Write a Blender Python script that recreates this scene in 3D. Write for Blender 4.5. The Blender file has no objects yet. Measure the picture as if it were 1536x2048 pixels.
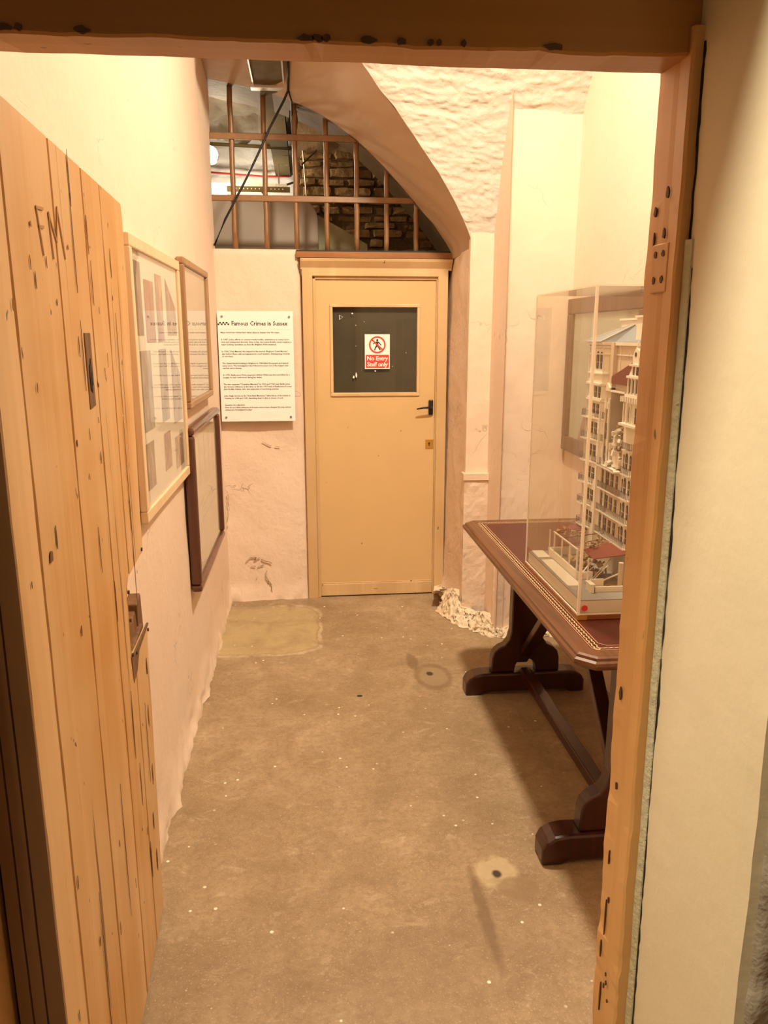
import bpy, math, random
from mathutils import Vector, Matrix, noise
random.seed(7)
SC = bpy.context.scene
COL = SC.collection
pi = math.pi

# ------------------------------------------------------------------ materials
def nt(name):
    m = bpy.data.materials.new(name); m.use_nodes = True
    t = m.node_tree; t.nodes.clear()
    return m, t
def N(t, typ, **kw):
    n = t.nodes.new(typ)
    for k, v in kw.items():
        if k.startswith('i_'): n.inputs[k[2:].replace('_', ' ')].default_value = v
        else: setattr(n, k, v)
    return n
def L(t, a, b): t.links.new(a, b)
def ramp(t, src, stops):
    r = N(t, 'ShaderNodeValToRGB'); e = r.color_ramp.elements
    while len(e) < len(stops): e.new(.5)
    for i, (p, c) in enumerate(stops):
        e[i].position = p; e[i].color = (c if len(c) == 4 else (*c, 1)) if not isinstance(c, (int, float)) else (c, c, c, 1)
    L(t, src, r.inputs[0]); return r.outputs[0]
def mixc(t, f, a, b):
    m = N(t, 'ShaderNodeMix', data_type='RGBA')
    if isinstance(f, (int, float)): m.inputs[0].default_value = f
    else: L(t, f, m.inputs[0])
    for i, s in ((6, a), (7, b)):
        if isinstance(s, tuple): m.inputs[i].default_value = (*s[:3], 1)
        else: L(t, s, m.inputs[i])
    return m.outputs[2]
def noise_n(t, co, scale, detail=4, rough=.55, stretch=None, dist=0):
    if stretch:
        mp = N(t, 'ShaderNodeMapping'); mp.inputs['Scale'].default_value = stretch; L(t, co, mp.inputs[0]); co = mp.outputs[0]
    n = N(t, 'ShaderNodeTexNoise'); n.inputs['Scale'].default_value = scale; n.inputs['Detail'].default_value = detail
    n.inputs['Roughness'].default_value = rough; n.inputs['Distortion'].default_value = dist
    L(t, co, n.inputs['Vector']); return n.outputs['Fac']
def fin(t, col, rough=.7, bump=None, bstr=.3, bdist=.01, spec=.4, metal=0, emis=None, estr=0, coat=0):
    p = N(t, 'ShaderNodeBsdfPrincipled'); o = N(t, 'ShaderNodeOutputMaterial')
    if isinstance(col, tuple): p.inputs['Base Color'].default_value = (*col[:3], 1)
    else: L(t, col, p.inputs['Base Color'])
    if isinstance(rough, (int, float)): p.inputs['Roughness'].default_value = rough
    else: L(t, rough, p.inputs['Roughness'])
    p.inputs['Specular IOR Level'].default_value = spec; p.inputs['Metallic'].default_value = metal
    p.inputs['Coat Weight'].default_value = coat
    if emis: p.inputs['Emission Color'].default_value = (*emis, 1); p.inputs['Emission Strength'].default_value = estr
    if bump is not None:
        b = N(t, 'ShaderNodeBump'); b.inputs['Strength'].default_value = bstr; b.inputs['Distance'].default_value = bdist
        L(t, bump, b.inputs['Height']); L(t, b.outputs[0], p.inputs['Normal'])
    L(t, p.outputs[0], o.inputs[0]); return p
def coords(t): return N(t, 'ShaderNodeTexCoord').outputs['Object']
def plain(name, col, rough=.6, var=.12, scale=14, **kw):
    m, t = nt(name); co = coords(t); f = noise_n(t, co, scale)
    a = tuple(max(0, c * (1 - var)) for c in col); b = tuple(min(1, c * (1 + var)) for c in col)
    fin(t, mixc(t, f, a, b), rough, f, kw.pop('bstr', .15), kw.pop('bdist', .004), **kw); return m
def plaster(name, col, stain, bs=.35, fine=26, dirt=.0, crack=True, rough=.75):
    m, t = nt(name); co = coords(t)
    big = noise_n(t, co, 1.6, 3); mid = noise_n(t, co, 7, 5); fn = noise_n(t, co, fine, 6, .6)
    c = mixc(t, ramp(t, big, [(.35, 0.), (.7, 1.)]), col, stain)
    c = mixc(t, ramp(t, mid, [(.3, .25), (.65, 0.)]), c, tuple(k * .9 for k in col))
    hgt = N(t, 'ShaderNodeMath', operation='ADD'); L(t, ramp(t, mid, [(.2, 0.), (.8, 1.)]), hgt.inputs[0]); L(t, ramp(t, fn, [(.2, 0.), (.8, .5)]), hgt.inputs[1])
    if crack:
        v = N(t, 'ShaderNodeTexVoronoi', feature='DISTANCE_TO_EDGE'); v.inputs['Scale'].default_value = 5.5
        ad = N(t, 'ShaderNodeMix', data_type='VECTOR'); ad.inputs[0].default_value = .22
        nn = N(t, 'ShaderNodeTexNoise'); nn.inputs['Scale'].default_value = 9; L(t, co, nn.inputs['Vector'])
        L(t, co, ad.inputs[4]); L(t, nn.outputs['Color'], ad.inputs[5]); L(t, ad.outputs[1], v.inputs['Vector'])
        ck = ramp(t, v.outputs['Distance'], [(0., 1.), (.018, 0.)])
        msk = ramp(t, noise_n(t, co, 2.3, 2), [(.60, 0.), (.68, .8)])
        mu = N(t, 'ShaderNodeMath', operation='MULTIPLY'); L(t, ck, mu.inputs[0]); L(t, msk, mu.inputs[1])
        c = mixc(t, mu.outputs[0], c, tuple(k * .62 for k in stain))
        sb = N(t, 'ShaderNodeMath', operation='SUBTRACT'); L(t, hgt.outputs[0], sb.inputs[0]); L(t, mu.outputs[0], sb.inputs[1]); hgt = sb
    if dirt:
        d = ramp(t, noise_n(t, co, 60, 3), [(.70, 0.), (.76, 1.)])
        c = mixc(t, d, c, (.32, .2, .1))
    fin(t, c, rough, hgt.outputs[0], bs, .008, .3); return m
def paintwood(name, col, worn, grain='z', chips=.66, rough=.45, bare=(.2, .09, .03)):
    m, t = nt(name); co = coords(t)
    st = {'z': (14, 14, .5), 'x': (.5, 14, 14), 'y': (14, .5, 14)}[grain]
    g = noise_n(t, co, 2.2, 6, .6, st); g2 = noise_n(t, co, 1.1, 4, .6, tuple(s * .35 for s in st)); big = noise_n(t, co, 2.2, 3)
    c = mixc(t, ramp(t, big, [(.35, 0.), (.68, 1.)]), col, worn)
    c = mixc(t, ramp(t, g2, [(.48, 0.), (.72, .7)]), c, tuple(min(1, k * 1.22 + .05) for k in col))
    chip = ramp(t, noise_n(t, co, 3.4, 5, .65, tuple(s * .5 for s in st), .4), [(chips, 0.), (chips + .03, 1.)])
    c = mixc(t, chip, c, bare)
    sp = ramp(t, noise_n(t, co, 38, 2, .5, (1, 1, .6)), [(.74, 0.), (.77, 1.)])
    c = mixc(t, sp, c, tuple(b * .6 for b in bare))
    h = N(t, 'ShaderNodeMath', operation='SUBTRACT'); L(t, g, h.inputs[0]); L(t, chip, h.inputs[1])
    fin(t, c, rough, h.outputs[0], .35, .003, .45); return m
def wood(name, a, b, grain='y', rough=.3, coat=.15):
    m, t = nt(name); co = coords(t)
    st = {'z': (9, 9, .6), 'x': (.6, 9, 9), 'y': (9, .6, 9)}[grain]
    g = noise_n(t, co, 3, 6, .65, st, .5)
    fin(t, mixc(t, ramp(t, g, [(.32, 0.), (.68, 1.)]), a, b), rough, g, .12, .002, .5, coat=coat); return m
def glass(name, tint=(1, 1, 1), haze=.0, hz=(1, 1, 1), boost=0.0):
    m, t = nt(name)
    tr = N(t, 'ShaderNodeBsdfTransparent'); tr.inputs[0].default_value = (*tint, 1)
    gl = N(t, 'ShaderNodeBsdfGlossy'); gl.inputs['Roughness'].default_value = .01
    fr = N(t, 'ShaderNodeFresnel'); fr.inputs[0].default_value = 1.49
    df = N(t, 'ShaderNodeBsdfDiffuse'); df.inputs[0].default_value = (*hz, 1)
    mh = N(t, 'ShaderNodeMixShader'); mh.inputs[0].default_value = haze; L(t, tr.outputs[0], mh.inputs[1]); L(t, df.outputs[0], mh.inputs[2])
    bf = N(t, 'ShaderNodeNewGeometry').outputs['Backfacing']; om = N(t, 'ShaderNodeMath', operation='SUBTRACT'); om.inputs[0].default_value = 1; L(t, bf, om.inputs[1])
    ml = N(t, 'ShaderNodeMath', operation='MULTIPLY'); L(t, fr.outputs[0], ml.inputs[0]); L(t, om.outputs[0], ml.inputs[1])
    ad = N(t, 'ShaderNodeMath', operation='ADD', use_clamp=True); ad.inputs[1].default_value = boost; L(t, ml.outputs[0], ad.inputs[0])
    mx = N(t, 'ShaderNodeMixShader'); L(t, ad.outputs[0], mx.inputs[0]); L(t, mh.outputs[0], mx.inputs[1]); L(t, gl.outputs[0], mx.inputs[2])
    o = N(t, 'ShaderNodeOutputMaterial'); L(t, mx.outputs[0], o.inputs[0]); return m
def emit(name, col, s):
    m, t = nt(name); fin(t, (.8, .8, .8), .5, emis=col, estr=s); return m

PINK = (.79, .63, .50)
M = {}
M['wall'] = plaster('painted_plaster', PINK, (.77, .595, .455), .25)
M['wallrough'] = plaster('rough_painted_plaster', (.78, .615, .485), (.72, .54, .40), .6, 30)
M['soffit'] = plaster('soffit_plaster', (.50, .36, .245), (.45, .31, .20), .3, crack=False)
M['vault'] = plaster('whitewashed_vault', (.66, .615, .545), (.62, .565, .485), .7, 40, crack=False)
M['reveal'] = plaster('cream_reveal_plaster', (.72, .63, .46), (.70, .60, .42), .2, crack=False)
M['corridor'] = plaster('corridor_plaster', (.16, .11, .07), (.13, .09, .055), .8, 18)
M['leaf'] = paintwood('cream_door_paint', (.61, .39, .19), (.54, .27, .075), 'z', .65)
M['leafedge_shade'] = paintwood('shaded_door_edge_paint', (.24, .115, .04), (.19, .085, .025), 'z', .68, bare=(.08, .03, .01))  # leaf paint turned brown, shade on its near edge put into the colour
M['jamb'] = paintwood('ochre_jamb_paint', (.62, .35, .135), (.54, .27, .08), 'z', .67)
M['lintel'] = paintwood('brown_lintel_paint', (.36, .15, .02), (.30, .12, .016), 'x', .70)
M['backdoor'] = plain('cream_gloss_paint', (.64, .43, .205), .38, .05, 5, spec=.45)
M['dooredge'] = paintwood('cream_trim_paint', (.60, .41, .21), (.56, .36, .17), 'z', .74, .4)
M['sill'] = wood('brown_sill_wood', (.22, .08, .02), (.34, .14, .04), 'x')
M['dark'] = plain('dark_void', (.02, .012, .008), .9)
M['darkwood'] = wood('split_old_wood', (.10, .045, .015), (.22, .10, .035), 'z', .8, 0)
M['iron'] = plain('rusty_iron', (.10, .045, .02), .6, .4, 60, metal=.3)
M['bar'] = plain('painted_bar_iron', (.23, .11, .04), .38, .3, 24, spec=.6)
M['barglow'] = M['bar']
M['cable'] = plain('black_cable', (.015, .012, .012), .5)
M['table'] = wood('mahogany_wood', (.05, .009, .004), (.08, .018, .006), 'y', .3, .3)
M['tabletrestle'] = wood('dark_mahogany_wood', (.026, .0042, .0018), (.055, .010, .003), 'z', .32, .3)
M['tableedge'] = wood('worn_table_edge_wood', (.075, .024, .008), (.19, .075, .025), 'y', .42, .1)
M['leather'] = plain('red_brown_leather', (.08, .011, .005), .38, .25, 50, spec=.5, bstr=.3, bdist=.001)
M['gold'] = plain('gold_tooling', (.80, .55, .30), .4)
M['black'] = plain('black_plastic', (.02, .014, .012), .35)
M['brass'] = plain('brass', (.66, .36, .07), .35, metal=.6)
M['white'] = plain('white_board', (.86, .84, .80), .45, .02)
M['signwhite'] = plain('sign_white', (.88, .87, .84), .35, .01)
M['red'] = plain('sign_red', (.72, .06, .045), .4, .02)
M['redink'] = M['red']
M['ink'] = plain('black_ink', (.03, .022, .022), .5, .02)
M['greyink'] = plain('grey_ink', (.10, .075, .07), .6, .02)
M['screw'] = plain('steel_screw', (.45, .42, .38), .3, metal=.8)
M['winglass'] = plain('dark_window_backing', (.055, .042, .022), .6, .5, 6)
M['pane'] = glass('clear_glass', (.97, .98, .96))
M['frame_glass'] = glass('picture_glass', (.97, .97, .95), .04, (.9, .85, .78), .03)
M['acrylic'] = glass('acrylic', (.975, .97, .955), .022, (1, .93, .84), .0)
M['edge_glow'] = plain('acrylic_edge_glow', (.93, .88, .78), .25, .02, emis=None)  # pale colour stands in for light glowing in the acrylic edges
M['lightwood'] = wood('light_frame_wood', (.70, .50, .30), (.78, .60, .40), 'z', .45, 0)
M['midwood'] = wood('brown_frame_wood', (.30, .17, .08), (.46, .28, .14), 'z', .45, 0)
M['darkframe'] = wood('dark_frame_wood', (.075, .022, .012), (.14, .045, .02), 'z', .3, .3)
M['paper'] = plain('cream_paper', (.84, .76, .62), .8, .04)
M['paper2'] = plain('aged_paper', (.72, .60, .46), .8, .12, 4)
M['mount'] = plain('white_mount', (.86, .80, .70), .8, .03)
M['slate'] = plain('model_slate', (.27, .30, .32), .6, .05)
M['mwhite'] = plain('model_white', (.84, .79, .68), .55, .03)
M['mpink'] = plain('model_stone', (.68, .57, .43), .6, .04)
M['mred'] = plain('model_red_roof', (.20, .04, .02), .6, .15)
M['mdark'] = plain('model_dark_window', (.04, .016, .01), .4, .2)
M['mrail'] = plain('model_railing', (.12, .08, .055), .6, .1)
M['mrubble'] = plain('model_rubble', (.42, .27, .13), .9, .5, 90)
M['road'] = plain('model_road', (.30, .29, .25), .8, .05)
M['olive'] = plain('model_gravel', (.36, .25, .10), .9, .2, 200)
M['duct'] = plain('painted_duct', (.12, .085, .035), .85, .25, 18, spec=.1)
M['steel'] = plain('pale_metal', (.62, .58, .50), .35, metal=.5)
M['greyplaster'] = plaster('smooth_grey_plaster', (.36, .30, .245), (.31, .25, .20), .15, crack=False)
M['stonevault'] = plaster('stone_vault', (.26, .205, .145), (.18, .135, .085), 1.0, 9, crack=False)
M['whitebrick'] = plaster('whitewashed_brick', (.78, .72, .62), (.60, .52, .42), 1.0, 14, crack=False)
M['redcable'] = plain('red_cable', (.6, .05, .03), .5)
M['lampon'] = emit('lamp_glow', (1, .95, .85), 14)
M['tubeon'] = emit('tube_glow', (1, .96, .9), 7)
M['ceilglow'] = emit('ceiling_lamp_glow', (1, .82, .6), 4)

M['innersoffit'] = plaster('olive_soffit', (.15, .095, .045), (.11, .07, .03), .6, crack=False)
M['outer'] = plaster('grey_outer_plaster', (.46, .40, .32), (.38, .31, .24), .9, 14)
M['low_bounce'] = plain('low_bounce_paint', (.07, .05, .035), .9)  # unseen surfaces darkened to cut bounce light and deepen shade in the doorway
def stone_mat():
    m, t = nt('rubble_stone'); co = coords(t)
    oi = N(t, 'ShaderNodeNewGeometry').outputs['Random Per Island']
    f = noise_n(t, co, 25, 6)
    c = ramp(t, oi, [(0., (.34, .20, .08)), (.35, (.54, .35, .16)), (.7, (.43, .28, .13)), (1., (.68, .46, .23))])
    c = mixc(t, f, c, (.12, .075, .03)); fin(t, c, .9, f, .8, .02, .2); return m
M['stone'] = stone_mat()
M['mortar'] = plain('dark_mortar', (.16, .10, .05), .95, .4, 30, bstr=.8, bdist=.02)

def dist_mask(t, co, c, r, soft, sx=1, sy=1, wob=.03, wsc=12):
    """1 inside an irregular blob round c on the floor"""
    mp = N(t, 'ShaderNodeVectorMath', operation='SUBTRACT'); L(t, co, mp.inputs[0]); mp.inputs[1].default_value = (c[0], c[1], 0)
    ml = N(t, 'ShaderNodeVectorMath', operation='MULTIPLY'); L(t, mp.outputs[0], ml.inputs[0]); ml.inputs[1].default_value = (sx, sy, 0)
    ln = N(t, 'ShaderNodeVectorMath', operation='LENGTH'); L(t, ml.outputs[0], ln.inputs[0])
    nz = noise_n(t, co, wsc, 3)
    a = N(t, 'ShaderNodeMath', operation='MULTIPLY_ADD'); L(t, nz, a.inputs[0]); a.inputs[1].default_value = wob * 2; L(t, ln.outputs['Value'], a.inputs[2])
    mr = N(t, 'ShaderNodeMapRange'); L(t, a.outputs[0], mr.inputs[0]); mr.inputs[1].default_value = r + wob; mr.inputs[2].default_value = r + wob + soft
    mr.inputs[3].default_value = 1; mr.inputs[4].default_value = 0; return mr.outputs[0]
def mul(t, a, b):
    m = N(t, 'ShaderNodeMath', operation='MULTIPLY')
    for i, s in enumerate((a, b)):
        if isinstance(s, (int, float)): m.inputs[i].default_value = s
        else: L(t, s, m.inputs[i])
    return m.outputs[0]
def inv(t, a):
    m = N(t, 'ShaderNodeMath', operation='SUBTRACT'); m.inputs[0].default_value = 1; L(t, a, m.inputs[1]); return m.outputs[0]
def floor_mat():
    m, t = nt('worn_concrete'); co = coords(t)
    big = noise_n(t, co, 1.3, 4, .6); mid = noise_n(t, co, 6, 6, .7, None, .6); fn = noise_n(t, co, 45, 5, .75); vf = noise_n(t, co, 160, 3, .7)
    c = mixc(t, ramp(t, big, [(.3, 0.), (.7, 1.)]), (.27, .18, .095), (.45, .325, .195))
    c = mixc(t, ramp(t, mid, [(.36, .6), (.62, 0.)]), c, (.22, .14, .07))
    c = mixc(t, ramp(t, fn, [(.34, .45), (.56, 0.)]), c, (.18, .11, .055))
    c = mixc(t, ramp(t, vf, [(.58, 0.), (.70, .6)]), c, (.55, .43, .29))
    # scuffs rubbed pale across the floor
    sc = noise_n(t, co, 11, 8, .8, (.8, 1.3, 1), .5)
    c = mixc(t, ramp(t, sc, [(.56, 0.), (.70, .45)]), c, (.62, .49, .33))
    # paint drops and crumbs
    v = N(t, 'ShaderNodeTexVoronoi'); v.inputs['Scale'].default_value = 17; L(t, co, v.inputs['Vector'])
    dots = mul(t, ramp(t, v.outputs['Distance'], [(.07, 1.), (.10, 0.)]), ramp(t, noise_n(t, co, 5, 2), [(.50, 0.), (.58, 1.)]))
    c = mixc(t, dots, c, (.88, .78, .60))
    # old slab patch in the far left corner, paler and yellower
    def boxmask(hx, hy, soft):
        wn = N(t, 'ShaderNodeTexNoise'); wn.inputs['Scale'].default_value = 7; wn.inputs['Detail'].default_value = 5; L(t, co, wn.inputs['Vector'])
        sb = N(t, 'ShaderNodeVectorMath', operation='SUBTRACT'); L(t, co, sb.inputs[0]); sb.inputs[1].default_value = (-.24, 4.20, 0)
        sc2 = N(t, 'ShaderNodeVectorMath', operation='SCALE'); L(t, wn.outputs['Color'], sc2.inputs[0]); sc2.inputs['Scale'].default_value = .10
        ad2 = N(t, 'ShaderNodeVectorMath', operation='ADD'); L(t, sb.outputs[0], ad2.inputs[0]); L(t, sc2.outputs[0], ad2.inputs[1])
        dv = N(t, 'ShaderNodeVectorMath', operation='DIVIDE'); L(t, ad2.outputs[0], dv.inputs[0]); dv.inputs[1].default_value = (hx, hy, 1)
        sx = N(t, 'ShaderNodeSeparateXYZ'); L(t, dv.outputs[0], sx.inputs[0])
        pw = []
        for o_ in (0, 1):
            ab = N(t, 'ShaderNodeMath', operation='ABSOLUTE'); L(t, sx.outputs[o_], ab.inputs[0]); p4 = N(t, 'ShaderNodeMath', operation='POWER'); L(t, ab.outputs[0], p4.inputs[0]); p4.inputs[1].default_value = 5; pw.append(p4.outputs[0])
        sm = N(t, 'ShaderNodeMath', operation='ADD'); L(t, pw[0], sm.inputs[0]); L(t, pw[1], sm.inputs[1])
        return ramp(t, sm.outputs[0], [(1 - soft, 1.), (1., 0.)])
    pm = boxmask(.34, .37, .35); pm2 = boxmask(.33, .358, .1); po = boxmask(.352, .39, .1)
    c = mixc(t, mul(t, mul(t, mul(t, po, inv(t, pm2)), ramp(t, mid, [(.42, 0.), (.60, 1.)])), .45), c, (.62, .50, .34))
    c = mixc(t, mul(t, mul(t, pm, ramp(t, mid, [(.25, .35), (.55, 1.)])), .55), c, (.50, .38, .19)); c = mixc(t, mul(t, mul(t, pm2, inv(t, boxmask(.322, .35, .1))), .3), c, (.22, .14, .07))
    # two filled fixing holes
    a = dist_mask(t, co, (.585, 3.44), .085, .015, 1, .62, .012, 25); b = dist_mask(t, co, (.585, 3.44), .062, .012, 1, .62, .01, 25)
    c = mixc(t, mul(t, a, .55), c, (.17, .10, .05)); c = mixc(t, mul(t, b, .45), c, (.36, .26, .15))
    h1 = dist_mask(t, co, (.572, 3.47), .012, .008, 1, .7, .003, 60); c = mixc(t, h1, c, (.05, .03, .02))
    tail = dist_mask(t, co, (.505, 3.62), .022, .012, 1, .28, .01, 40); c = mixc(t, mul(t, tail, .7), c, (.17, .10, .05))
    e = dist_mask(t, co, (.545, 2.03), .05, .02, 1, .8, .045, 16); c = mixc(t, mul(t, mul(t, e, ramp(t, mid, [(.3, .3), (.55, .9)])), .75), c, (.52, .41, .24))
    f = dist_mask(t, co, (.60, 1.955), .05, .012, .9, 1.2, .02, 25); c = mixc(t, mul(t, f, .6), c, (.25, .16, .08))
    h2 = dist_mask(t, co, (.551, 2.02), .010, .008, 1, .8, .003, 60); c = mixc(t, h2, c, (.05, .03, .02))
    gv = dist_mask(t, co, (.475, 1.86), .013, .012, 1, .10, .008, 30); c = mixc(t, mul(t, gv, .7), c, (.17, .10, .05))
    bg = dist_mask(t, co, (.214, 3.27), .012, .003, 1, 1.3, .004, 60); c = mixc(t, bg, c, (.02, .01, .01))
    h = N(t, 'ShaderNodeMath', operation='ADD'); L(t, mid, h.inputs[0]); L(t, mul(t, fn, .5), h.inputs[1])
    h3 = N(t, 'ShaderNodeMath', operation='SUBTRACT'); L(t, h.outputs[0], h3.inputs[0]); L(t, mul(t, a, inv(t, b)), h3.inputs[1])
    fin(t, c, .62, h3.outputs[0], .35, .008, .35); return m
M['floor'] = floor_mat()

# ------------------------------------------------------------------ mesh helper
class MB:
    def __init__(s): s.v = []; s.f = []; s.mi = []; s.cur = 0
    def add(s, vs, fs):
        o = len(s.v); s.v += [tuple(v) for v in vs]
        for f in fs: s.f.append(tuple(i + o for i in f)); s.mi.append(s.cur)
        return s
    def box(s, x0, x1, y0, y1, z0, z1, mtx=None):
        vs = [Vector((x, y, z)) for z in (z0, z1) for y in (y0, y1) for x in (x0, x1)]
        if mtx: vs = [mtx @ v for v in vs]
        return s.add(vs, [(0, 2, 3, 1), (4, 5, 7, 6), (0, 1, 5, 4), (2, 6, 7, 3), (0, 4, 6, 2), (1, 3, 7, 5)])
    def bar(s, a, b, w, h=None, up=(0, 0, 1)):
        a, b = Vector(a), Vector(b); h = h or w; d = (b - a).normalized(); u = Vector(up)
        if abs(d.dot(u)) > .98: u = Vector((0, 1, 0))
        r = d.cross(u).normalized() * w / 2; u = r.normalized().cross(d).normalized() * h / 2
        vs = [p + i * r + j * u for p in (a, b) for i, j in ((-1, -1), (1, -1), (1, 1), (-1, 1))]
        return s.add(vs, [(3, 2, 1, 0), (4, 5, 6, 7), (0, 1, 5, 4), (1, 2, 6, 5), (2, 3, 7, 6), (3, 0, 4, 7)])
    def tube(s, pts, r, n=8, cap=True):
        pts = [Vector(p) for p in pts]; rs = r if isinstance(r, (list, tuple)) else [r] * len(pts); o = []
        for i, p in enumerate(pts):
            d = (pts[min(i + 1, len(pts) - 1)] - pts[max(i - 1, 0)]).normalized()
            a = d.cross(Vector((0, 0, 1)) if abs(d.z) < .9 else Vector((1, 0, 0))).normalized(); b = d.cross(a)
            o += [p + (a * math.cos(2 * pi * k / n) + b * math.sin(2 * pi * k / n)) * rs[i] for k in range(n)]
        fs = [(i * n + k, i * n + (k + 1) % n, (i + 1) * n + (k + 1) % n, (i + 1) * n + k) for i in range(len(pts) - 1) for k in range(n)]
        if cap: fs += [tuple(range(n))[::-1], tuple((len(pts) - 1) * n + k for k in range(n))]
        return s.add(o, fs)
    def prism(s, poly, a, b, fn):
        """poly = list of 2D points; fn(p, q, t) -> 3D; extruded from a to b"""
        n = len(poly); vs = [fn(p, q, a) for p, q in poly] + [fn(p, q, b) for p, q in poly]
        return s.add(vs, [tuple(range(n))[::-1], tuple(range(n, 2 * n))] + [(i, (i + 1) % n, n + (i + 1) % n, n + i) for i in range(n)])
    def disc(s, c, r, t, axis, n=20):
        c = Vector(c); ax = Vector(axis).normalized()
        return s.tube([c, c + ax * t], r, n)
    def grid(s, P):
        h, w = len(P), len(P[0])
        return s.add([p for r in P for p in r], [(j * w + i, j * w + i + 1, (j + 1) * w + i + 1, (j + 1) * w + i) for j in range(h - 1) for i in range(w - 1)])
    def build(s, name, mats, parent=None, smooth=False, bevel=0, fixn=True):
        me = bpy.data.meshes.new(name); me.from_pydata(s.v, [], s.f)
        for m in (mats if isinstance(mats, list) else [mats]): me.materials.append(m)
        for p, mi in zip(me.polygons, s.mi): p.material_index = mi; p.use_smooth = smooth
        if fixn:
            import bmesh
            bm = bmesh.new(); bm.from_mesh(me); bmesh.ops.recalc_face_normals(bm, faces=bm.faces); bm.to_mesh(me); bm.free()
        o = bpy.data.objects.new(name, me); COL.objects.link(o)
        if parent:
            o.parent = parent
            o.matrix_parent_inverse = parent.matrix_basis.inverted()
        if bevel:
            b = o.modifiers.new('bevel', 'BEVEL'); b.width = bevel; b.segments = 2; b.limit_method = 'ANGLE'
        return o
def tag(o, label, cat=None, group=None, kind=None):
    o['label'] = label
    if cat: o['category'] = cat
    if group: o['group'] = group
    if kind: o['kind'] = kind
    return o
def struct(o, label, cat): return tag(o, label, cat, None, 'structure')
def empty(name, loc, label, cat, group=None, kind=None):
    o = bpy.data.objects.new(name, None); o.empty_display_size = .1; COL.objects.link(o); o.location = loc
    tag(o, label, cat, group, kind); return o
def nz(x, y, z, s=1.): return noise.noise(Vector((x * s, y * s, z * s)))
def fr(x, y, z, s=1., o=4): return noise.fractal(Vector((x * s, y * s, z * s)), 1.0, 2.0, o)
def lerp(a, b, t): return a + (b - a) * t
def frange(a, b, n): return [a + (b - a) * i / (n - 1) for i in range(n)]
def interp(x, pts):
    if x <= pts[0][0]: return pts[0][1]
    for (a, p), (b, q) in zip(pts, pts[1:]):
        if x <= b: return lerp(p, q, (x - a) / (b - a))
    return pts[-1][1]
def textmesh(txt, size, mat, mtx, name, parent, spacing=1.0, linesp=1.0, bold=0, align='LEFT', ext=.0004, res=2):
    cu = bpy.data.curves.new(name, 'FONT'); cu.body = txt; cu.size = size; cu.extrude = ext; cu.resolution_u = res
    cu.space_line = linesp; cu.space_character = spacing; cu.offset = bold; cu.align_x = align
    tmp = bpy.data.objects.new('tmp', cu); COL.objects.link(tmp)
    dg = bpy.context.evaluated_depsgraph_get(); me = bpy.data.meshes.new_from_object(tmp.evaluated_get(dg))
    w = max((v.co.x for v in me.vertices), default=0) - min((v.co.x for v in me.vertices), default=0)
    COL.objects.unlink(tmp); bpy.data.objects.remove(tmp); bpy.data.curves.remove(cu)
    me.name = name; me.transform(mtx); me.materials.clear(); me.materials.append(mat)
    o = bpy.data.objects.new(name, me); COL.objects.link(o)
    if parent: o.parent = parent; o.matrix_parent_inverse = parent.matrix_basis.inverted()
    return o, w

# ------------------------------------------------------------------ camera
F, PT, YW, H = 1540., math.radians(12.9), math.radians(5.7), 1.62
fw = Vector((math.sin(YW) * math.cos(PT), math.cos(YW) * math.cos(PT), -math.sin(PT)))
rt = Vector((math.cos(YW), -math.sin(YW), 0)); up = rt.cross(fw)
cam = bpy.data.cameras.new('camera'); co_ = bpy.data.objects.new('camera', cam); COL.objects.link(co_)
mw = Matrix((rt, up, -fw)).transposed().to_4x4(); mw.translation = (0, 0, H); co_.matrix_world = mw
cam.sensor_fit = 'VERTICAL'; cam.sensor_height = 36; cam.lens = F / 2048 * 36; cam.clip_start = .05
SC.camera = co_

# ------------------------------------------------------------------ room shell
XL, XR, YB = -.505, 1.37, 4.66
# floor
P = [[(x, y, .004 * fr(x, y, 3, 2.2) if 1.2 < y < 4.7 else 0) for x in frange(-3., 3., 90)] for y in frange(-3, 9, 180)]
fl = MB().grid(P).build('floor', M['floor'], smooth=True); struct(fl, 'worn speckled concrete floor of the cell', 'floor')
# left wall: paint lumps near the floor
def lw(y, z):
    base = .006 * fr(0, y, z, 1.5)
    foot = max(0, 1 - z / .16) ** 1.5 * (.018 + .016 * fr(7, y, z, 7) + .007 * fr(2, y, z, 25)) + max(0, 1 - z / .4) * .006 * fr(3, y, z, 12)
    return XL + base + foot
ys = frange(1.16, 4.72, 150); zs = [0, .015, .03, .05, .07, .09, .12, .16, .2, .25, .32, .4] + frange(.5, 3.6, 18)
struct(MB().grid([[(lw(y, z), y, z) for y in ys] for z in zs]).build('wall_left', M['wall'], smooth=True), 'pale pink plastered wall along the left of the cell', 'wall')
# right wall
struct(MB().grid([[(XR + .005 * fr(9, y, z, 1.5), y, z) for y in frange(1.16, 4.0, 60)] for z in frange(0, 3.6, 40)]).build('wall_right', M['wall'], smooth=True), 'pale pink plastered wall behind the display case and table', 'wall')

# vault profile z(Y): transverse barrel that springs from the back wall
VP = [(1.15, 2.1), (1.25, 2.6), (1.45, 3.0), (1.8, 3.3), (2.3, 3.45), (2.8, 3.42), (3.2, 3.30), (3.45, 3.17), (3.62, 3.05), (3.77, 2.92), (3.88, 2.80), (3.97, 2.68), (4.03, 2.57), (4.1, 2.42), (4.15, 2.29), (4.2, 2.15), (4.23, 2.05)]
def zv(y): return interp(y, VP)
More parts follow.
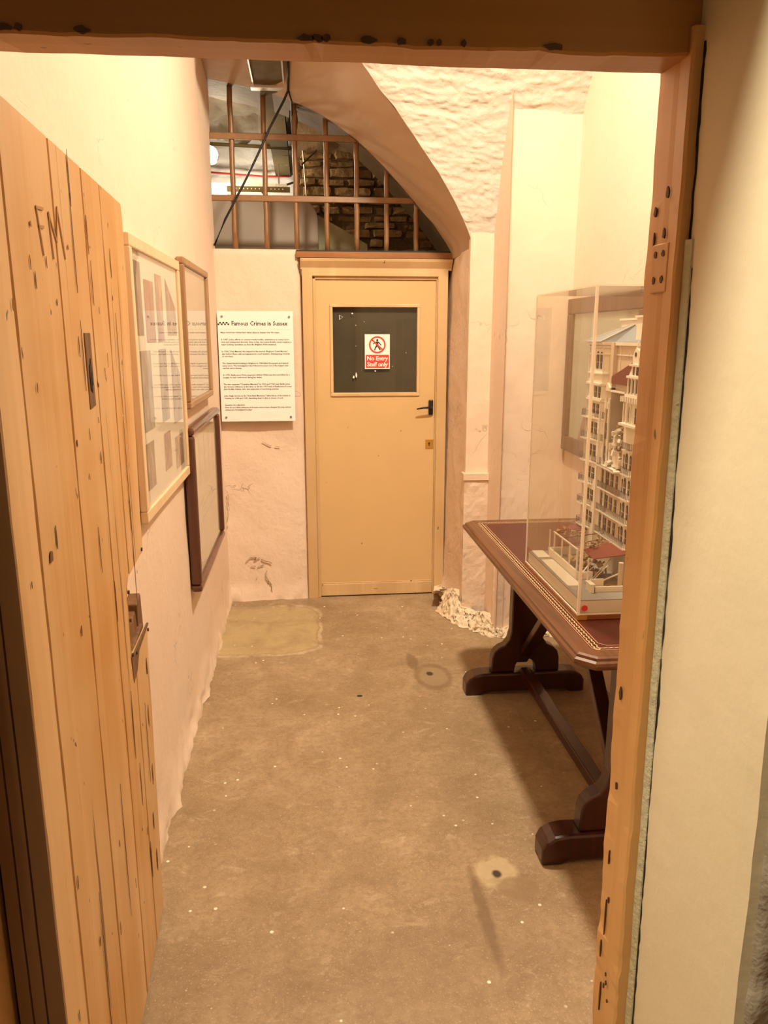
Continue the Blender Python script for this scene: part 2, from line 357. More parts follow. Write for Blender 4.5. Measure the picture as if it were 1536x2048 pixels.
# the arch at the far end: inner edge in the plane of the bars
IN = [(-.56, 2.995), (-.47, 2.972), (-.376, 2.957), (-.30, 2.945), (-.243, 2.932), (-.13, 2.905), (-.027, 2.871), (.05, 2.842), (.109, 2.816), (.165, 2.785), (.219, 2.750), (.31, 2.690), (.4, 2.612), (.48, 2.537), (.557, 2.457), (.63, 2.380), (.703, 2.298), (.75, 2.250), (.792, 2.195), (.825, 2.150), (.852, 2.107), (.862, 2.05)]
def ray_vault(u, v):
    d = fw + rt * (u - 768) / F - up * (v - 1024) / F; o = Vector((0, 0, H)); lo, hi = 1.2, 4.22
    for _ in range(40):
        m = (lo + hi) / 2; t = m / d.y; z = o.z + d.z * t
        if z < zv(m): lo = m
        else: hi = m
    t = lo / d.y; return (d.x * t, lo, zv(lo))
OUTpx = [(700, 90), (730, 135), (760, 180), (800, 230), (820, 260), (840, 290), (855, 312), (870, 335), (886, 360), (900, 385), (913, 410), (925, 435), (934, 456), (941, 476)]
OUT = [ray_vault(*p) for p in OUTpx]
first = OUT[0]
OUT = [(-.56, first[1] - .62, 0), (-.35, first[1] - .55, 0), (-.15, first[1] - .42, 0), (.03, first[1] - .25, 0), (.17, first[1] - .11, 0)] + OUT
OUT = [(x, y, zv(y)) for x, y, z in OUT]
def resample(pts, n):
    pts = [Vector(p) for p in pts]; d = [0]
    for a, b in zip(pts, pts[1:]): d.append(d[-1] + (b - a).length)
    out = []
    for i in range(n):
        t = d[-1] * i / (n - 1); k = 0
        while k < len(d) - 2 and d[k + 1] < t: k += 1
        out.append(pts[k].lerp(pts[k + 1], min(1, max(0, (t - d[k]) / max(1e-9, d[k + 1] - d[k])))))
    return out
NI = 60
inn = resample([(x, YB, z) for x, z in IN[:-1]], NI); out = resample(OUT, NI)
inn.append(Vector((.862, YB, 2.05))); out.append(Vector((.880, 4.22, 2.07)))
back = [Vector((p.x, 5.02, p.z)) for p in inn]
rows = [inn]
for k in range(1, 13):
    t = k / 12; r = []
    for a, b in zip(inn, out):
        p = a.lerp(b, t); f = .010 * fr(p.x, p.y, p.z, 3) * math.sin(pi * t); r.append(p + Vector((f, 0, f)))
    rows.append(r)
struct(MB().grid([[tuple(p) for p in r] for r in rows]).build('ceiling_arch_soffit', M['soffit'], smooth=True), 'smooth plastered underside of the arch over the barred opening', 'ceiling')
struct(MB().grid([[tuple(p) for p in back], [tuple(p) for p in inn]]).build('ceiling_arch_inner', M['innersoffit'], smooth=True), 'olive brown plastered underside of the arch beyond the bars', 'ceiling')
# vault surface cut along the soffit edge
def prof(s):  # s 0..1 along the profile from front to back
    return resample(VPV, 200)[int(s * 199)]
VPV = [(0, y, z) for y, z in VP]; RP = resample([p for p in VPV if p[1] <= 3.45], 30)[:-1] + resample([p for p in VPV if p[1] >= 3.45], 170)
def xo(y):  # left limit of the vault at this depth
    o = [(p.y, p.x) for p in out]
    return interp(y, o) if y > o[0][0] else XL - .1
V = MB(); rowsv = []
for q in RP:
    x0 = xo(q.y); row = []
    for i in range(150):
        x = lerp(x0, XR + .03, i / 149); a = min(1, i / 6); k = min(1, abs(i) / 3)
        r = (noise.noise(Vector((x * 8 + .6 * noise.noise(Vector((x * 6, q.y * 6, q.z * 6))), q.y * 18, q.z * 30))) * .55 + abs(noise.noise(Vector((x * 14, q.y * 34, q.z * 60)))) * .75 + noise.noise(Vector((x * 40, q.y * 60, q.z * 110))) * .22) * .0105 * k
        row.append((x, q.y - r * .6, q.z - r))
    rowsv.append(row)
vo = V.grid(rowsv).build('ceiling', M['vault'], smooth=True); struct(vo, 'lumpy whitewashed vaulted ceiling', 'ceiling')

# back wall (left of the door), rounded shoulder
def wall_slab(name, poly, y0, y1, mat, label, bev=.0, nofn=None):
    o = MB().prism(poly, y0, y1, lambda p, q, t: (p, t, q)).build(name, mat, bevel=bev); return struct(o, label, 'wall')
sh = [(-.62, 0), (-.055 + .045, 0), (-.035, .9), (-.03, 2.0)] + [(-.03 - .05 * (1 - math.cos(a)), 2.05 + .055 * math.sin(a)) for a in frange(0, pi / 2, 6)] + [(-.62, 2.103)]
P = []
for z in frange(0, 2.10, 70):
    r = []
    for i, x in enumerate(frange(-.56, -.02, 30)):
        xe = x + (.03 * (1 - z / 2.1) if i == 29 else 0)
        foot = max(0, 1 - z / .1) * .02 * (1 + fr(x, 1, z, 9))
        r.append((xe, YB - .004 - .008 * fr(x, 5, z, 3) - foot - (.004 * abs(fr(x, 2, z, 22)) if z < 1 else 0) + (.03 if i == 29 else 0), z))
    P.append(r)
P.append([(x, YB + .05, 2.106) for x, _, _ in P[-1]]); P.append([(x, YB + .36, 2.106) for x, _, _ in P[-1]])
struct(MB().grid(P).build('wall_back', M['wallrough'], smooth=True), 'pale pink plastered wall carrying the printed board, left of the door', 'wall')
m_ = MB()
def crack(pts, w=.003):
    q = resample([(x, YB - .0165, z) for x, z in pts], 24)
    q = [Vector((p.x + .006 * fr(p.x, 1, p.z, 40), p.y, p.z + .006 * fr(p.z, 2, p.x, 40))) for p in q]
    for i, (a, b) in enumerate(zip(q, q[1:])):
        if noise.noise(a * 37) > -.25: m_.bar(a, b, w * (.25 + abs(noise.noise(a * 60)) * 1.1), .006, up=(0, 1, 0))
def W(u, v):
    d = fw_ + rt_ * (u - 768) / 1540. - up_ * (v - 1024) / 1540.; k = (YB - .016) / d.y; return (d.x * k, 1.62 + d.z * k)
fw_, rt_ = fw, rt; up_ = up
for pl, w_ in [([(490, 1126), (500, 1116), (512, 1114), (508, 1120), (520, 1117), (543, 1127)], .004), ([(502, 1131), (512, 1134), (527, 1130)], .003), ([(533, 1141), (531, 1148), (536, 1160), (544, 1170)], .006), ([(543, 1168), (545, 1195)], .003), ([(505, 1165), (513, 1159), (515, 1153)], .003), ([(470, 1192), (500, 1185)], .002), ([(447, 960), (449, 1010), (446, 1040), (453, 1080), (450, 1120), (452, 1170)], .0028), ([(455, 985), (458, 1015), (454, 1060)], .003), ([(520, 880), (535, 890), (560, 893)], .0018), ([(453, 1202), (500, 1206), (560, 1208), (612, 1207)], .006)]:
    crack([W(*p) for p in pl], w_)
M['crackline'] = plain('crack_brown', (.26, .15, .07), .9)  # brown of the cracks in the flaking plaster
struct(m_.build('trim_5', M['crackline']), 'brown cracks in flaking plaster low on the wall left of the far door', 'crack')
# right reveal of the door recess
P = []
for y in frange(4.22, YB + .1, 16):
    P.append([(lerp(.880, .835 if y <= YB else .835, (y - 4.22) / (YB + .1 - 4.22)) - .0 + (.03 * z / 2.1) * ((y - 4.22) / .5) + .006 * fr(1, y, z, 4) - max(0, 1 - z / .12) * .03, y, z) for z in frange(0, 2.07, 50)])
struct(MB().grid(P).build('wall_recess', M['wallrough'], smooth=True), 'plastered side of the recess right of the far door', 'wall')
# pilaster A and pier B
def rough_face(x0, x1, y, z0, z1, nx=14, nz_=60, amp=.004, ret=None):
    return [[(x, y - amp * fr(x, y, z, 6) - (.004 * abs(fr(x, 3, z, 18)) if z < .8 else 0), z) for x in frange(x0, x1, nx)] for z in frange(z0, z1, nz_)]
m_ = MB(); m_.grid(rough_face(.878, 1.004, 4.2, .85, 2.32)); m_.grid([[(1.004, y, z) for y in frange(3.9, 4.25, 8)] for z in frange(0, 2.85, 30)])
m_.grid([[(.878, y, z) for y in (4.2, 4.24)] for z in (.8, 2.3)])
struct(m_.build('wall_pilaster', M['wall'], smooth=False), 'narrow pink pilaster right of the door recess', 'wall')
m_ = MB(); m_.grid(rough_face(.868, 1.012, 4.175, 0, .84, 10, 40, .006)); m_.grid([[(.868 + .004 * fr(2, y, z, 8), y, z) for y in (4.175, 4.2, 4.24)] for z in frange(0, .84, 20)])
m_.box(.862, 1.014, 4.165, 4.24, .832, .868)
struct(m_.build('wall_plinth', M['wallrough']), 'projecting plastered base of the narrow pilaster', 'wall')
m_ = MB(); m_.grid(rough_face(1.006, 1.40, 3.97, 0, 2.80, 24, 70, .003)); m_.grid([[(1.006, y, z) for y in (3.97, 4.0)] for z in (0, 2.8)])
struct(m_.build('wall_pier', M['wall']), 'broad pink pier between the pilaster and the right wall', 'wall')
m_ = MB(); m_.box(.995, 1.06, 3.945, 3.985, 0, .52)
o = m_.build('trim_1', M['wallrough'], bevel=.012); struct(o, 'broken plaster block at the foot of the broad pier', 'plaster')
# crumbling plaster skirt on the floor
path = [(.855, 4.64), (.835, 4.5), (.80, 4.36), (.835, 4.22), (.87, 4.12), (.94, 4.04), (.99, 3.93), (1.1, 3.9), (1.25, 3.92), (1.37, 3.9)]
pp = resample([(x, y, 0) for x, y in path], 220); P = []
for i, p in enumerate(pp):
    d = (pp[min(i + 1, 219)] - pp[max(0, i - 1)]).normalized(); n = Vector((d.y, -d.x, 0)); n = n if n.x > 0 or n.y > 0 else -n
    h = .075 + .05 * fr(p.x, p.y, 1, 6) + (.07 * max(0, 1 - abs(i - 64) / 44)) ; w = .075 + .03 * fr(p.x, p.y, 8, 9)
    r = []
    for k in range(22):
        t = k / 21; q = p - n * w * (1 - t) + n * .03; z = h * math.sin(t * pi / 2) ** 1.3 + (.022 * fr(q.x, q.y, t * .3, 26) + .016 * fr(q.x, q.y, t * .3 + 4, 60)) * math.sin(pi * t); r.append((q.x + .012 * fr(q.x, q.y, t, 30), q.y + .012 * fr(q.x, q.y, t + 5, 30), max(-.002, z)))
    r.append((p.x + n.x * .07, p.y + n.y * .07, h * .9)); P.append(r)
M['crumb'] = plaster('crumbled_plaster', (.80, .66, .48), (.70, .52, .33), 1.0, 40, dirt=1, crack=False)
struct(MB().grid(P).build('trim_2', M['crumb'], smooth=True), 'crumbling plaster skirt around the foot of the pilaster', 'plaster')

# front wall (the one the photographer stands before), with its deep reveal
XO0, XO1, ZO = -.475, .53, 1.995
m_ = MB(); m_.box(.565, 2.6, .79, 1.16, 0, 3.4); m_.grid([[(.536 + .0065 * (2 - z) + .0015 * fr(2, y, z, 3) + (.03 if y < .7905 else 0) + ((.010 * abs(fr(2, 5, z, 9)) + .006 * abs(fr(2, 5, z, 30))) * max(0, 1.4 - z) if y < .805 else 0), max(y, .7902), z) for y in [.78] + frange(.795, 1.12, 12)] for z in frange(0, 3.4, 60)])
o = m_.build('wall_front', M['reveal']); struct(o, 'cream plastered reveal right of the doorway, chipped low down', 'wall')
# worn lumps along its outer corner low down
P = [[(x, .786 - .006 * fr(x, 1, z, 6) - .004 * abs(fr(x, 2, z, 25)) + (.02 if x < .556 else 0), z) for x in [.553] + frange(.562, 1.2, 40)] for z in frange(0, 1.35, 80)]
struct(MB().grid(P).build('trim_3', M['outer'], smooth=True), 'rough grey plaster round the outer corner of the reveal', 'plaster')
m_ = MB(); m_.box(-3, -.60, .79, 1.16, 0, 3.4)
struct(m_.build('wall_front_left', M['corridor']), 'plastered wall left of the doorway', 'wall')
m_ = MB(); m_.box(-.60, .57, .79, 1.16, 2.42, 3.4)
struct(m_.build('wall_front_above', M['low_bounce']), 'plastered wall above the doorway', 'wall')
# corridor behind the photographer
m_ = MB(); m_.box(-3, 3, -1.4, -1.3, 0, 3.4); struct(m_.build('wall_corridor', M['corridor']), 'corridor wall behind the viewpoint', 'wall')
m_ = MB(); m_.box(-3, 3, -1.4, 1.16, 3.4, 3.5); struct(m_.build('ceiling_corridor', M['low_bounce']), 'corridor ceiling outside the cell', 'ceiling')
m_ = MB(); m_.box(-3.1, -3, -1.4, 1.16, 0, 3.5); m_.box(3, 3.1, -1.4, 1.16, 0, 3.5); struct(m_.build('wall_corridor_end', M['corridor']), 'end walls of the corridor', 'wall')
m_ = MB(); m_.box(.7, 2.6, 1.14, 1.2, 0, 3.4); m_.box(-.62, XL, 1.2, 1.22, 0, 3.4); struct(m_.build('wall_front_inside', M['wall']), 'inner face of the doorway wall', 'wall')

# ------------------------------------------------------------------ door frame
def wavy(o, amp, sc, axis_only=None):
    me = o.data
    for v in me.vertices:
        c = v.co; n = fr(c.x, c.y, c.z, sc); v.co.x += amp * n; v.co.y += amp * fr(c.z, c.x, c.y, sc)
def strip(x0, x1, y0, y1, z0, z1, n=50):
    P = []
    for z in frange(z0, z1, n): P.append([(x0, y1, z), (x0, y0 + .004, z), (x0 + .004, y0, z), (x1, y0, z), (x1, y1, z)])
    return MB().grid(P)
df = empty('trim_4', (.53, 1.15, 0), 'ochre painted wooden frame around the cell doorway', 'door frame', kind='structure')
m_ = MB()
for z0, z1 in [(0, 2.02)]:
    P = []
    for z in frange(0, 2.02, 110):
        c = .0035 * fr(1, 1, z, 9) + (.006 * max(0, fr(4, 2, z, 14)) if z < .9 else 0)
        P.append([(.57, 1.21, z), (XO1 + c, 1.205, z), (XO1 - .003, 1.15, z), (XO1 - .002, 1.135, z), (XO1 - .005, 1.128, z), (XO1 - .009 + c * .5, 1.093, z), (XO1 - .006 + c, 1.088, z), (XO1 + .012, 1.086, z), (.57, 1.09, z)])
    m_.grid(P)
jr = m_.build('jamb', M['jamb'], df, smooth=False)
m_ = MB(); P = []
for z in frange(0, 2.02, 60): P.append([(-.60, .98, z), (XO0 + .002 * fr(2, 2, z, 8), .98, z), (XO0, 1.06, z), (-.50, 1.062, z), (-.50, 1.2, z)])
m_.grid(P).build('jamb', M['jamb'], df)
m_ = MB(); P = []
for x in frange(-.60, .549, 90):
    c = .003 * fr(x, 1, 1, 9) + .004 * max(0, fr(x, 5, 1, 20))
    P.append([(x, 1.10, 2.5), (x, 1.10, ZO - .007 + c), (x, 1.104, ZO - .010 + c), (x, 1.20, ZO + .002 * fr(x, 2, 2, 7)), (x, 1.2, 2.5)])
m_.grid(P).build('lintel', M['lintel'], df)
# chips in the lintel's lower edge and along the jamb
m_ = MB()
def blob(m, c, rx, ry, n, ax, th=.0012, seed=0):
    rnd = random.Random(seed); c = Vector(c); a1, a2, nn = ax
    ring = [c + Vector(a1) * rx * math.cos(k * 2 * pi / n) * rnd.uniform(.65, 1.15) + Vector(a2) * ry * math.sin(k * 2 * pi / n) * rnd.uniform(.65, 1.15) for k in range(n)]
    m.add(ring + [r + Vector(nn) * th for r in ring], [tuple(range(n)), tuple(range(n, 2 * n))] + [(i, (i + 1) % n, n + (i + 1) % n, n + i) for i in range(n)])
for i, (u, w) in enumerate([(100, .010), (125, .006), (230, .010), (620, .012), (640, .008), (655, .006), (730, .012), (790, .008), (845, .005), (860, .004), (905, .004), (1072, .014)]):
    x = (u - 628) * 1.13 / 1580 + .016
    blob(m_, (x, 1.0995, ZO - .004), w, .005, 9, ((1, 0, 0), (0, 0, 1), (0, -1, 0)), .002, i)
m_.build('paint_chip', M['iron'], df)
m_ = MB()
AX = ((0, 1, 0), (0, 0, 1), (-1, 0, 0))
def XJ(y): return XO1 - .0005 - (.003 if y > 1.14 else .006)
for i, (y, z, ry, rz) in enumerate([(1.178, 1.80, .006, .010), (1.135, 1.82, .006, .012), (1.176, 1.76, .003, .014), (1.137, 1.765, .006, .010), (1.165, .85, .004, .012), (1.162, .62, .004, .010), (1.172, .70, .003, .02), (1.17, .58, .003, .05), (1.18, .50, .003, .03), (1.15, .47, .003, .006), (1.14, .46, .003, .006), (1.155, .44, .003, .008), (1.13, .43, .003, .006), (1.168, .40, .003, .05), (1.14, .36, .003, .008), (1.17, .33, .003, .007), (1.175, 1.02, .006, .014)]):
    blob(m_, (XJ(y) + .001, y, z), ry * .8, rz * .8, 9, AX, .0022, i + 40)
m_.build('paint_chip', M['iron'], df)
sp_ = MB().box(XO1 - .0075, XO1 + .002, 1.118, 1.172, 1.682, 1.752).build('strike_plate', M['jamb'], df, bevel=.002)
m_ = MB()
for y in (1.133, 1.158):
    for z in (1.70, 1.737): blob(m_, (XO1 - .0077, y, z), .005, .006, 10, AX, .001, int(y * 1000 + z * 100))
m_.build('screw_hole', M['iron'], sp_)
# crackled bead of old plaster between frame and reveal
m_ = MB(); P = []
for z in frange(0, 1.75, 130):
    c = .0015 * fr(3, 3, z, 8) + .0008 * fr(1, 3, z, 30)
    X = .536 + .0065 * (2 - z)
    P.append([(X - .003, 1.092, z), (X - .007 + c * .6, 1.085, z), (X - .006 + c, 1.079, z), (X - .003 + c * .6, 1.072, z), (X + .002, 1.070, z)])
M['bead'] = plaster('crackled_filler', (.60, .57, .42), (.48, .40, .22), .8, 60, dirt=1, crack=False)
m_.grid(P).build('filler_bead', M['bead'], df, smooth=False)
m_ = MB(); P = []
for z in frange(0, 2.0, 160):
    c = .0035 * fr(6, 3, z, 11) + .002 * fr(1, 6, z, 40); w = .002 + .0045 * abs(fr(8, 1, z, 14))
    X = .536 + .0065 * (2 - z) - .0012; Y = (1.071 if z < 1.72 else 1.083) + c
    P.append([(X + .0004, Y - w, z), (X - .0004, Y + w, z)])
m_.grid(P).build('gap', M['dark'], df)

# ------------------------------------------------------------------ open plank door
AL = math.radians(2.8); LO = Vector((-.40, 1.055, 0)); LD = Vector((-math.sin(AL), math.cos(AL), 0)); LN = Vector((LD.y, -LD.x, 0))
def lf(s, z, d=0): return tuple(LO + LD * s + LN * d + Vector((0, 0, z)))
TH = .066
door = empty('door_1', tuple(LO), 'open cream plank cell door with a broken lock edge, folded back on the left', 'door', kind='structure')
edges = [0, .112, .375, .61, .785, 1.0]
def farE(z): return .925 + .072 * z if z < 1.9 else .925 + .072 * 1.9 - (z - 1.9) * .25
NOT = [(1.058, 0), (1.058, 1)]
def notch(z):  # far edge with the bite out of it where the lock was
    if 0.845 < z < 1.055: return .745 + .010 * fr(1, 2, z, 30) + max(0, .02 - (1.055 - z)) * 1.5
    return None
m_ = MB()
for i in range(len(edges) - 1):
    a, b = edges[i], edges[i + 1]; g = .0018; last = i == len(edges) - 2; near = i == 0
    zz = [.012] + frange(.05, .80, 14) + [.82, .844, .846] + frange(.86, 1.05, 14) + [1.054, 1.056] + frange(1.08, 1.94, 20)
    P = []
    for z in zz:
        A, B = a, b
        if last: B = farE(z)
        nn = notch(z)
        if nn is not None and B > nn: B = nn; A = min(A, nn - .001)
        w = .0012 * fr(i, z, 3, 5)
        e0 = 0 if near else g; e1 = 0 if last else g
        if B - A < .01: e0 = e1 = 0
        P.append([lf(A + e0, z, -TH), lf(A + e0, z, -.006), lf(A + e0 + (.004 if A + .02 < B else 0), z, w), lf((A + B) / 2, z, w * .6), lf(B - e1 - (.004 if A + .02 < B else 0), z, w), lf(B - e1, z, -.006), lf(B - e1, z, -TH), lf(A + e0, z, -TH)])
    m_.grid(P)
    top = P[-1]; m_.add(top[:7], [(0, 1, 2, 3, 4, 5, 6)])
plk = m_.build('planks', M['leaf'], door)
m_ = MB(); m_.add([lf(.004, .02, -.030), lf(.741, .02, -.030), lf(.741, 1.93, -.030), lf(.004, 1.93, -.030)], [(0, 1, 2, 3)])
m_.prism([(.74, .02), (.915, .02), (.965, .8), (.74, .8)], -.033, -.028, lambda s, z, d: lf(s, z, d))
m_.prism([(.74, 1.08), (.99, 1.08), (1.05, 1.92), (.74, 1.92)], -.033, -.028, lambda s, z, d: lf(s, z, d))
m_.build('crack', M['dark'], door)
# near (hinge) edge of the leaf faces the doorway
m_ = MB(); P = []
for z in frange(.012, 1.94, 60):
    P.append([lf(-.006 - .002 * fr(1, 9, z, 6), z, d) for d in (.0005, -.002, -.02, -.0245, -.026, -.0275, -.045, -.0465, -.048, -.064, -.0665)])
    for k in (4, 7): p = P[-1][k]; P[-1][k] = (p[0], p[1] + .006, p[2])
for r in P: r.insert(0, (r[0][0] + LD.x * .008, r[0][1] + LD.y * .008, r[0][2])); r.append((r[-1][0] + LD.x * .01, r[-1][1] + .01, r[-1][2]))
m_.grid(P).build('hinge_edge', M['leafedge_shade'], door)
# observation slot
sl = MB()
sl.prism([(.52, 1.625), (.572, 1.625), (.572, 1.482), (.52, 1.478)], -.004, .0016, lambda s, z, d: lf(s, z, d)); so = sl.build('slot_plate', M['darkwood'], door)
sl = MB(); blob(sl, lf(.546, 1.54, .002), .012, .035, 14, (LD, (0, 0, 1), LN), .001, 3); sl.build('slot_hole', M['dark'], so)
sl = MB(); sl.bar(lf(.548, 1.525, .003), lf(.548, 1.55, .003), .006, .002); sl.build('bolt', M['steel'], so)
# lock remains
m_ = MB()
for (s0, s1, z0, z1, d0, d1) in [(.76, .99, .80, .858, -.058, -.010), (.80, .93, .855, .915, -.052, -.016), (.95, 1.035, .80, .93, -.05, -.018)]:
    m_.prism([(s0, z0), (s1, z0 + .01), (s1 - .012, z1), (s0 + .012, z1 - .014)], d0, d1, lambda s, z, d: lf(s, z, d))
lk = m_.build('lock_block', M['darkwood'], door, bevel=.004)
m_ = MB(); m_.prism([(.735, .862), (.745, .79), (.80, .80), (.84, .835), (1.0, .845), (1.0, .850), (.76, .852)], -.004, .0012, lambda s, z, d: lf(s, z, d))
m_.bar(lf(.747, .85, -.025), lf(.752, 1.05, -.025), .012, .03); m_.bar(lf(.745, 1.058, -.02), lf(1.005, 1.058, -.02), .010, .03); m_.bar(lf(.75, 1.05, -.01), lf(.80, .93, -.03), .01, .006)
m_.build('splintered_edge', M['darkwood'], door)
m_ = MB()
for s, z in [(.755, 1.02), (.752, .95), (.748, .862), (.975, 1.066), (.985, .835), (.80, .846)]: m_.disc(lf(s, z, .0), .005, .004, LN, 8)
m_.build('nail', M['iron'], door)
# small knocks and cracks in the paint
m_ = MB(); rnd = random.Random(5)
for (s, z, a, b) in [(.50, 1.90, .003, .05), (.62, 1.82, .003, .04), (.63, 1.72, .0025, .05), (.845, 1.78, .002, .04), (.16, 1.28, .010, .012), (.39, 1.43, .003, .008), (.20, 1.30, .003, .02), (.50, 1.20, .002, .05), (.69, .70, .003, .09), (.73, .52, .003, .07), (.90, .62, .004, .03), (.90, .45, .004, .04), (.86, .33, .005, .03), (.79, .26, .004, .05), (.87, .2, .005, .04), (.93, .75, .006, .03), (.86, 1.17, .003, .06), (.47, 1.60, .002, .02), (.495, 1.78, .0018, .09), (.497, 1.58, .0016, .07), (.86, 1.55, .0015, .12), (.857, 1.3, .0016, .14), (.86, .55, .002, .12), (.50, .5, .0016, .16), (.25, .4, .0015, .2), (.30, 1.1, .003, .01), (.61, 1.05, .003, .05), (.86, 1.03, .003, .09)]:
    blob(m_, lf(s, z, .0012), a, b, 10, (LD, (0, 0, 1), LN), .0008, int(s * 999 + z * 77))
for k in range(34):
    s = rnd.uniform(.05, .9); z = rnd.uniform(.15, 1.8); blob(m_, lf(s, z, .0012), rnd.uniform(.001, .003), rnd.uniform(.002, .016), 7, (LD, (0, 0, 1), LN), .0006, k)
m_.build('paint_chip', M['darkwood'], door)
# scratched initials F M
m_ = MB()
def stroke(*pts):
    for a, b in zip(pts, pts[1:]): m_.bar(lf(a[0], a[1], .0015), lf(b[0], b[1], .0015), .0045, .001, up=LN)
stroke((.265, 1.815), (.285, 1.745)); stroke((.262, 1.815), (.305, 1.818)); stroke((.27, 1.787), (.30, 1.79))
stroke((.345, 1.745), (.335, 1.818), (.375, 1.775), (.395, 1.835), (.425, 1.752)); blob(m_, lf(.225, 1.785, .0013), .004, .005, 8, (LD, (0, 0, 1), LN), .001, 4); blob(m_, lf(.45, 1.775, .0013), .004, .005, 8, (LD, (0, 0, 1), LN), .001, 9)
M['scratch'] = plain('scratched_paint', (.42, .20, .06), .7)
m_.build('carved_initials', M['scratch'], door)

# ------------------------------------------------------------------ far door with frame
d2 = empty('door_2', (.42, YB, 0), 'closed cream door with a small glazed panel at the far end', 'door', kind='structure')
m_ = MB()
m_.box(-.012, .048, YB - .02, YB + .10, 0, 1.985); m_.box(.048, .066, YB + .0, YB + .10, 0, 1.955)
m_.box(.782, .842, YB - .02, YB + .10, 0, 1.985); m_.box(.776, .784, YB + .0, YB + .1, 0, 1.955)
m_.box(-.012, .842, YB - .0201, YB + .10, 1.955, 2.0); m_.box(.048, .784, YB + .0, YB + .1, 1.938, 1.956)
m_.build('door_frame', M['dooredge'], d2, bevel=.004)
m_ = MB(); m_.prism([(YB - .02, 1.99), (YB - .02, 2.0), (YB - .05, 2.035), (YB - .055, 2.05), (YB + .02, 2.055), (YB + .02, 1.99)], -.02, .862, lambda p, q, t: (t, p, q))
m_.build('cornice', M['dooredge'], d2, bevel=.003)
m_ = MB(); m_.box(-.04, .862, YB - .03, YB + .10, 2.055, 2.088); m_.build('head_rail', M['sill'], d2)
m_ = MB(); m_.box(-.04, .875, YB - .015, YB + .33, 2.0885, 2.098); m_.build('sill_board', M['cable'], d2)
m_ = MB(); D0, D1 = YB + .012, YB + .055
WX0, WX1, WZ0, WZ1 = .163, .664, 1.285, 1.783
for b in [(.066, WX0, .06, 1.936), (WX1, .775, .06, 1.936), (WX0, WX1, .06, WZ0), (WX0, WX1, WZ1, 1.936)]: m_.box(b[0], b[1], D0, D1, b[2], b[3])
m_.build('leaf', M['backdoor'], d2)
m_ = MB(); m_.box(.066, .775, YB + .004, YB + .05, .008, .085); m_.box(.066, .775, YB + .010, YB + .05, .085, .094); m_.build('kick_rail', M['dooredge'], d2, bevel=.003)
m_ = MB(); w = .017
m_.box(WX0 - w, WX1 + w, YB + .002, YB + .02, WZ1, WZ1 + w); m_.box(WX0 - w, WX1 + w, YB + .002, YB + .02, WZ0 - w * 1.2, WZ0)
m_.box(WX0 - w, WX0, YB + .002, YB + .02, WZ0, WZ1); m_.box(WX1, WX1 + w, YB + .002, YB + .02, WZ0, WZ1)
m_.build('glazing_bead', M['dooredge'], d2, bevel=.003)
m_ = MB(); m_.box(WX0, WX1, YB + .024, YB + .028, WZ0, WZ1); gp = m_.build('glass_pane', M['pane'], d2)
m_ = MB(); m_.box(WX0, WX1, YB + .045, YB + .05, WZ0, WZ1); m_.build('window_backing', M['winglass'], d2)
m_ = MB()
AXW = ((1, 0, 0), (0, 0, 1), (0, -1, 0))
for i, (u, v, a, b) in enumerate([(.279, 1.748, .005, .005), (.30, 1.68, .003, .003), (.30, 1.39, .005, .016), (.285, 1.378, .006, .010), (.415, 1.413, .005, .004), (.52, 1.44, .002, .003), (.30, 1.56, .002, .002), (.35, 1.70, .002, .002), (.60, 1.52, .003, .002)]):
    blob(m_, (u, YB + .0235, v), a, b, 9, AXW, .0006, i)
m_.bar((.203, YB + .023, 1.738), (.203, YB + .023, 1.712), .003, .001); m_.bar((.203, YB + .023, 1.738), (.224, YB + .023, 1.728), .003, .001); m_.bar((.203, YB + .023, 1.712), (.224, YB + .023, 1.728), .003, .001)
m_.build('paint_spot', M['signwhite'], gp)
m_ = MB(); m_.box(.738, .766, D0 - .014, D0, 1.148, 1.240); hp = m_.build('handle_plate', M['black'], d2, bevel=.006)
m_ = MB(); m_.tube([(.752, D0 - .01, 1.195), (.752, D0 - .045, 1.196), (.745, D0 - .052, 1.197), (.70, D0 - .054, 1.196), (.66, D0 - .052, 1.188)], [.009, .008, .007, .006, .004], 10); m_.build('door_handle', M['black'], hp, smooth=True)
m_ = MB(); m_.box(.722, .771, D0 - .004, D0 + .001, .940, .999); ep = m_.build('lock_plate', M['brass'], d2, bevel=.001)
m_ = MB(); m_.disc((.745, D0 - .004, .974), .005, .002, (0, -1, 0), 12); m_.box(.7425, .7475, D0 - .006, D0 - .004, .958, .972); m_.build('keyhole', M['black'], ep)
m_ = MB()
for i, (u, v, a, b) in enumerate([(.245, 1.075, .004, .003), (.57, 1.052, .005, .004), (.432, .90, .004, .004), (.325, .345, .005, .006), (.11, .74, .003, .003), (.41, .047, .018, .003), (.075, .082, .004, .01)]):
    blob(m_, (u, D0 - .0002, v), a, b, 9, AXW, .0008 if i < 5 else .009, i + 90)
m_.build('paint_chip', M['scratch'], d2)
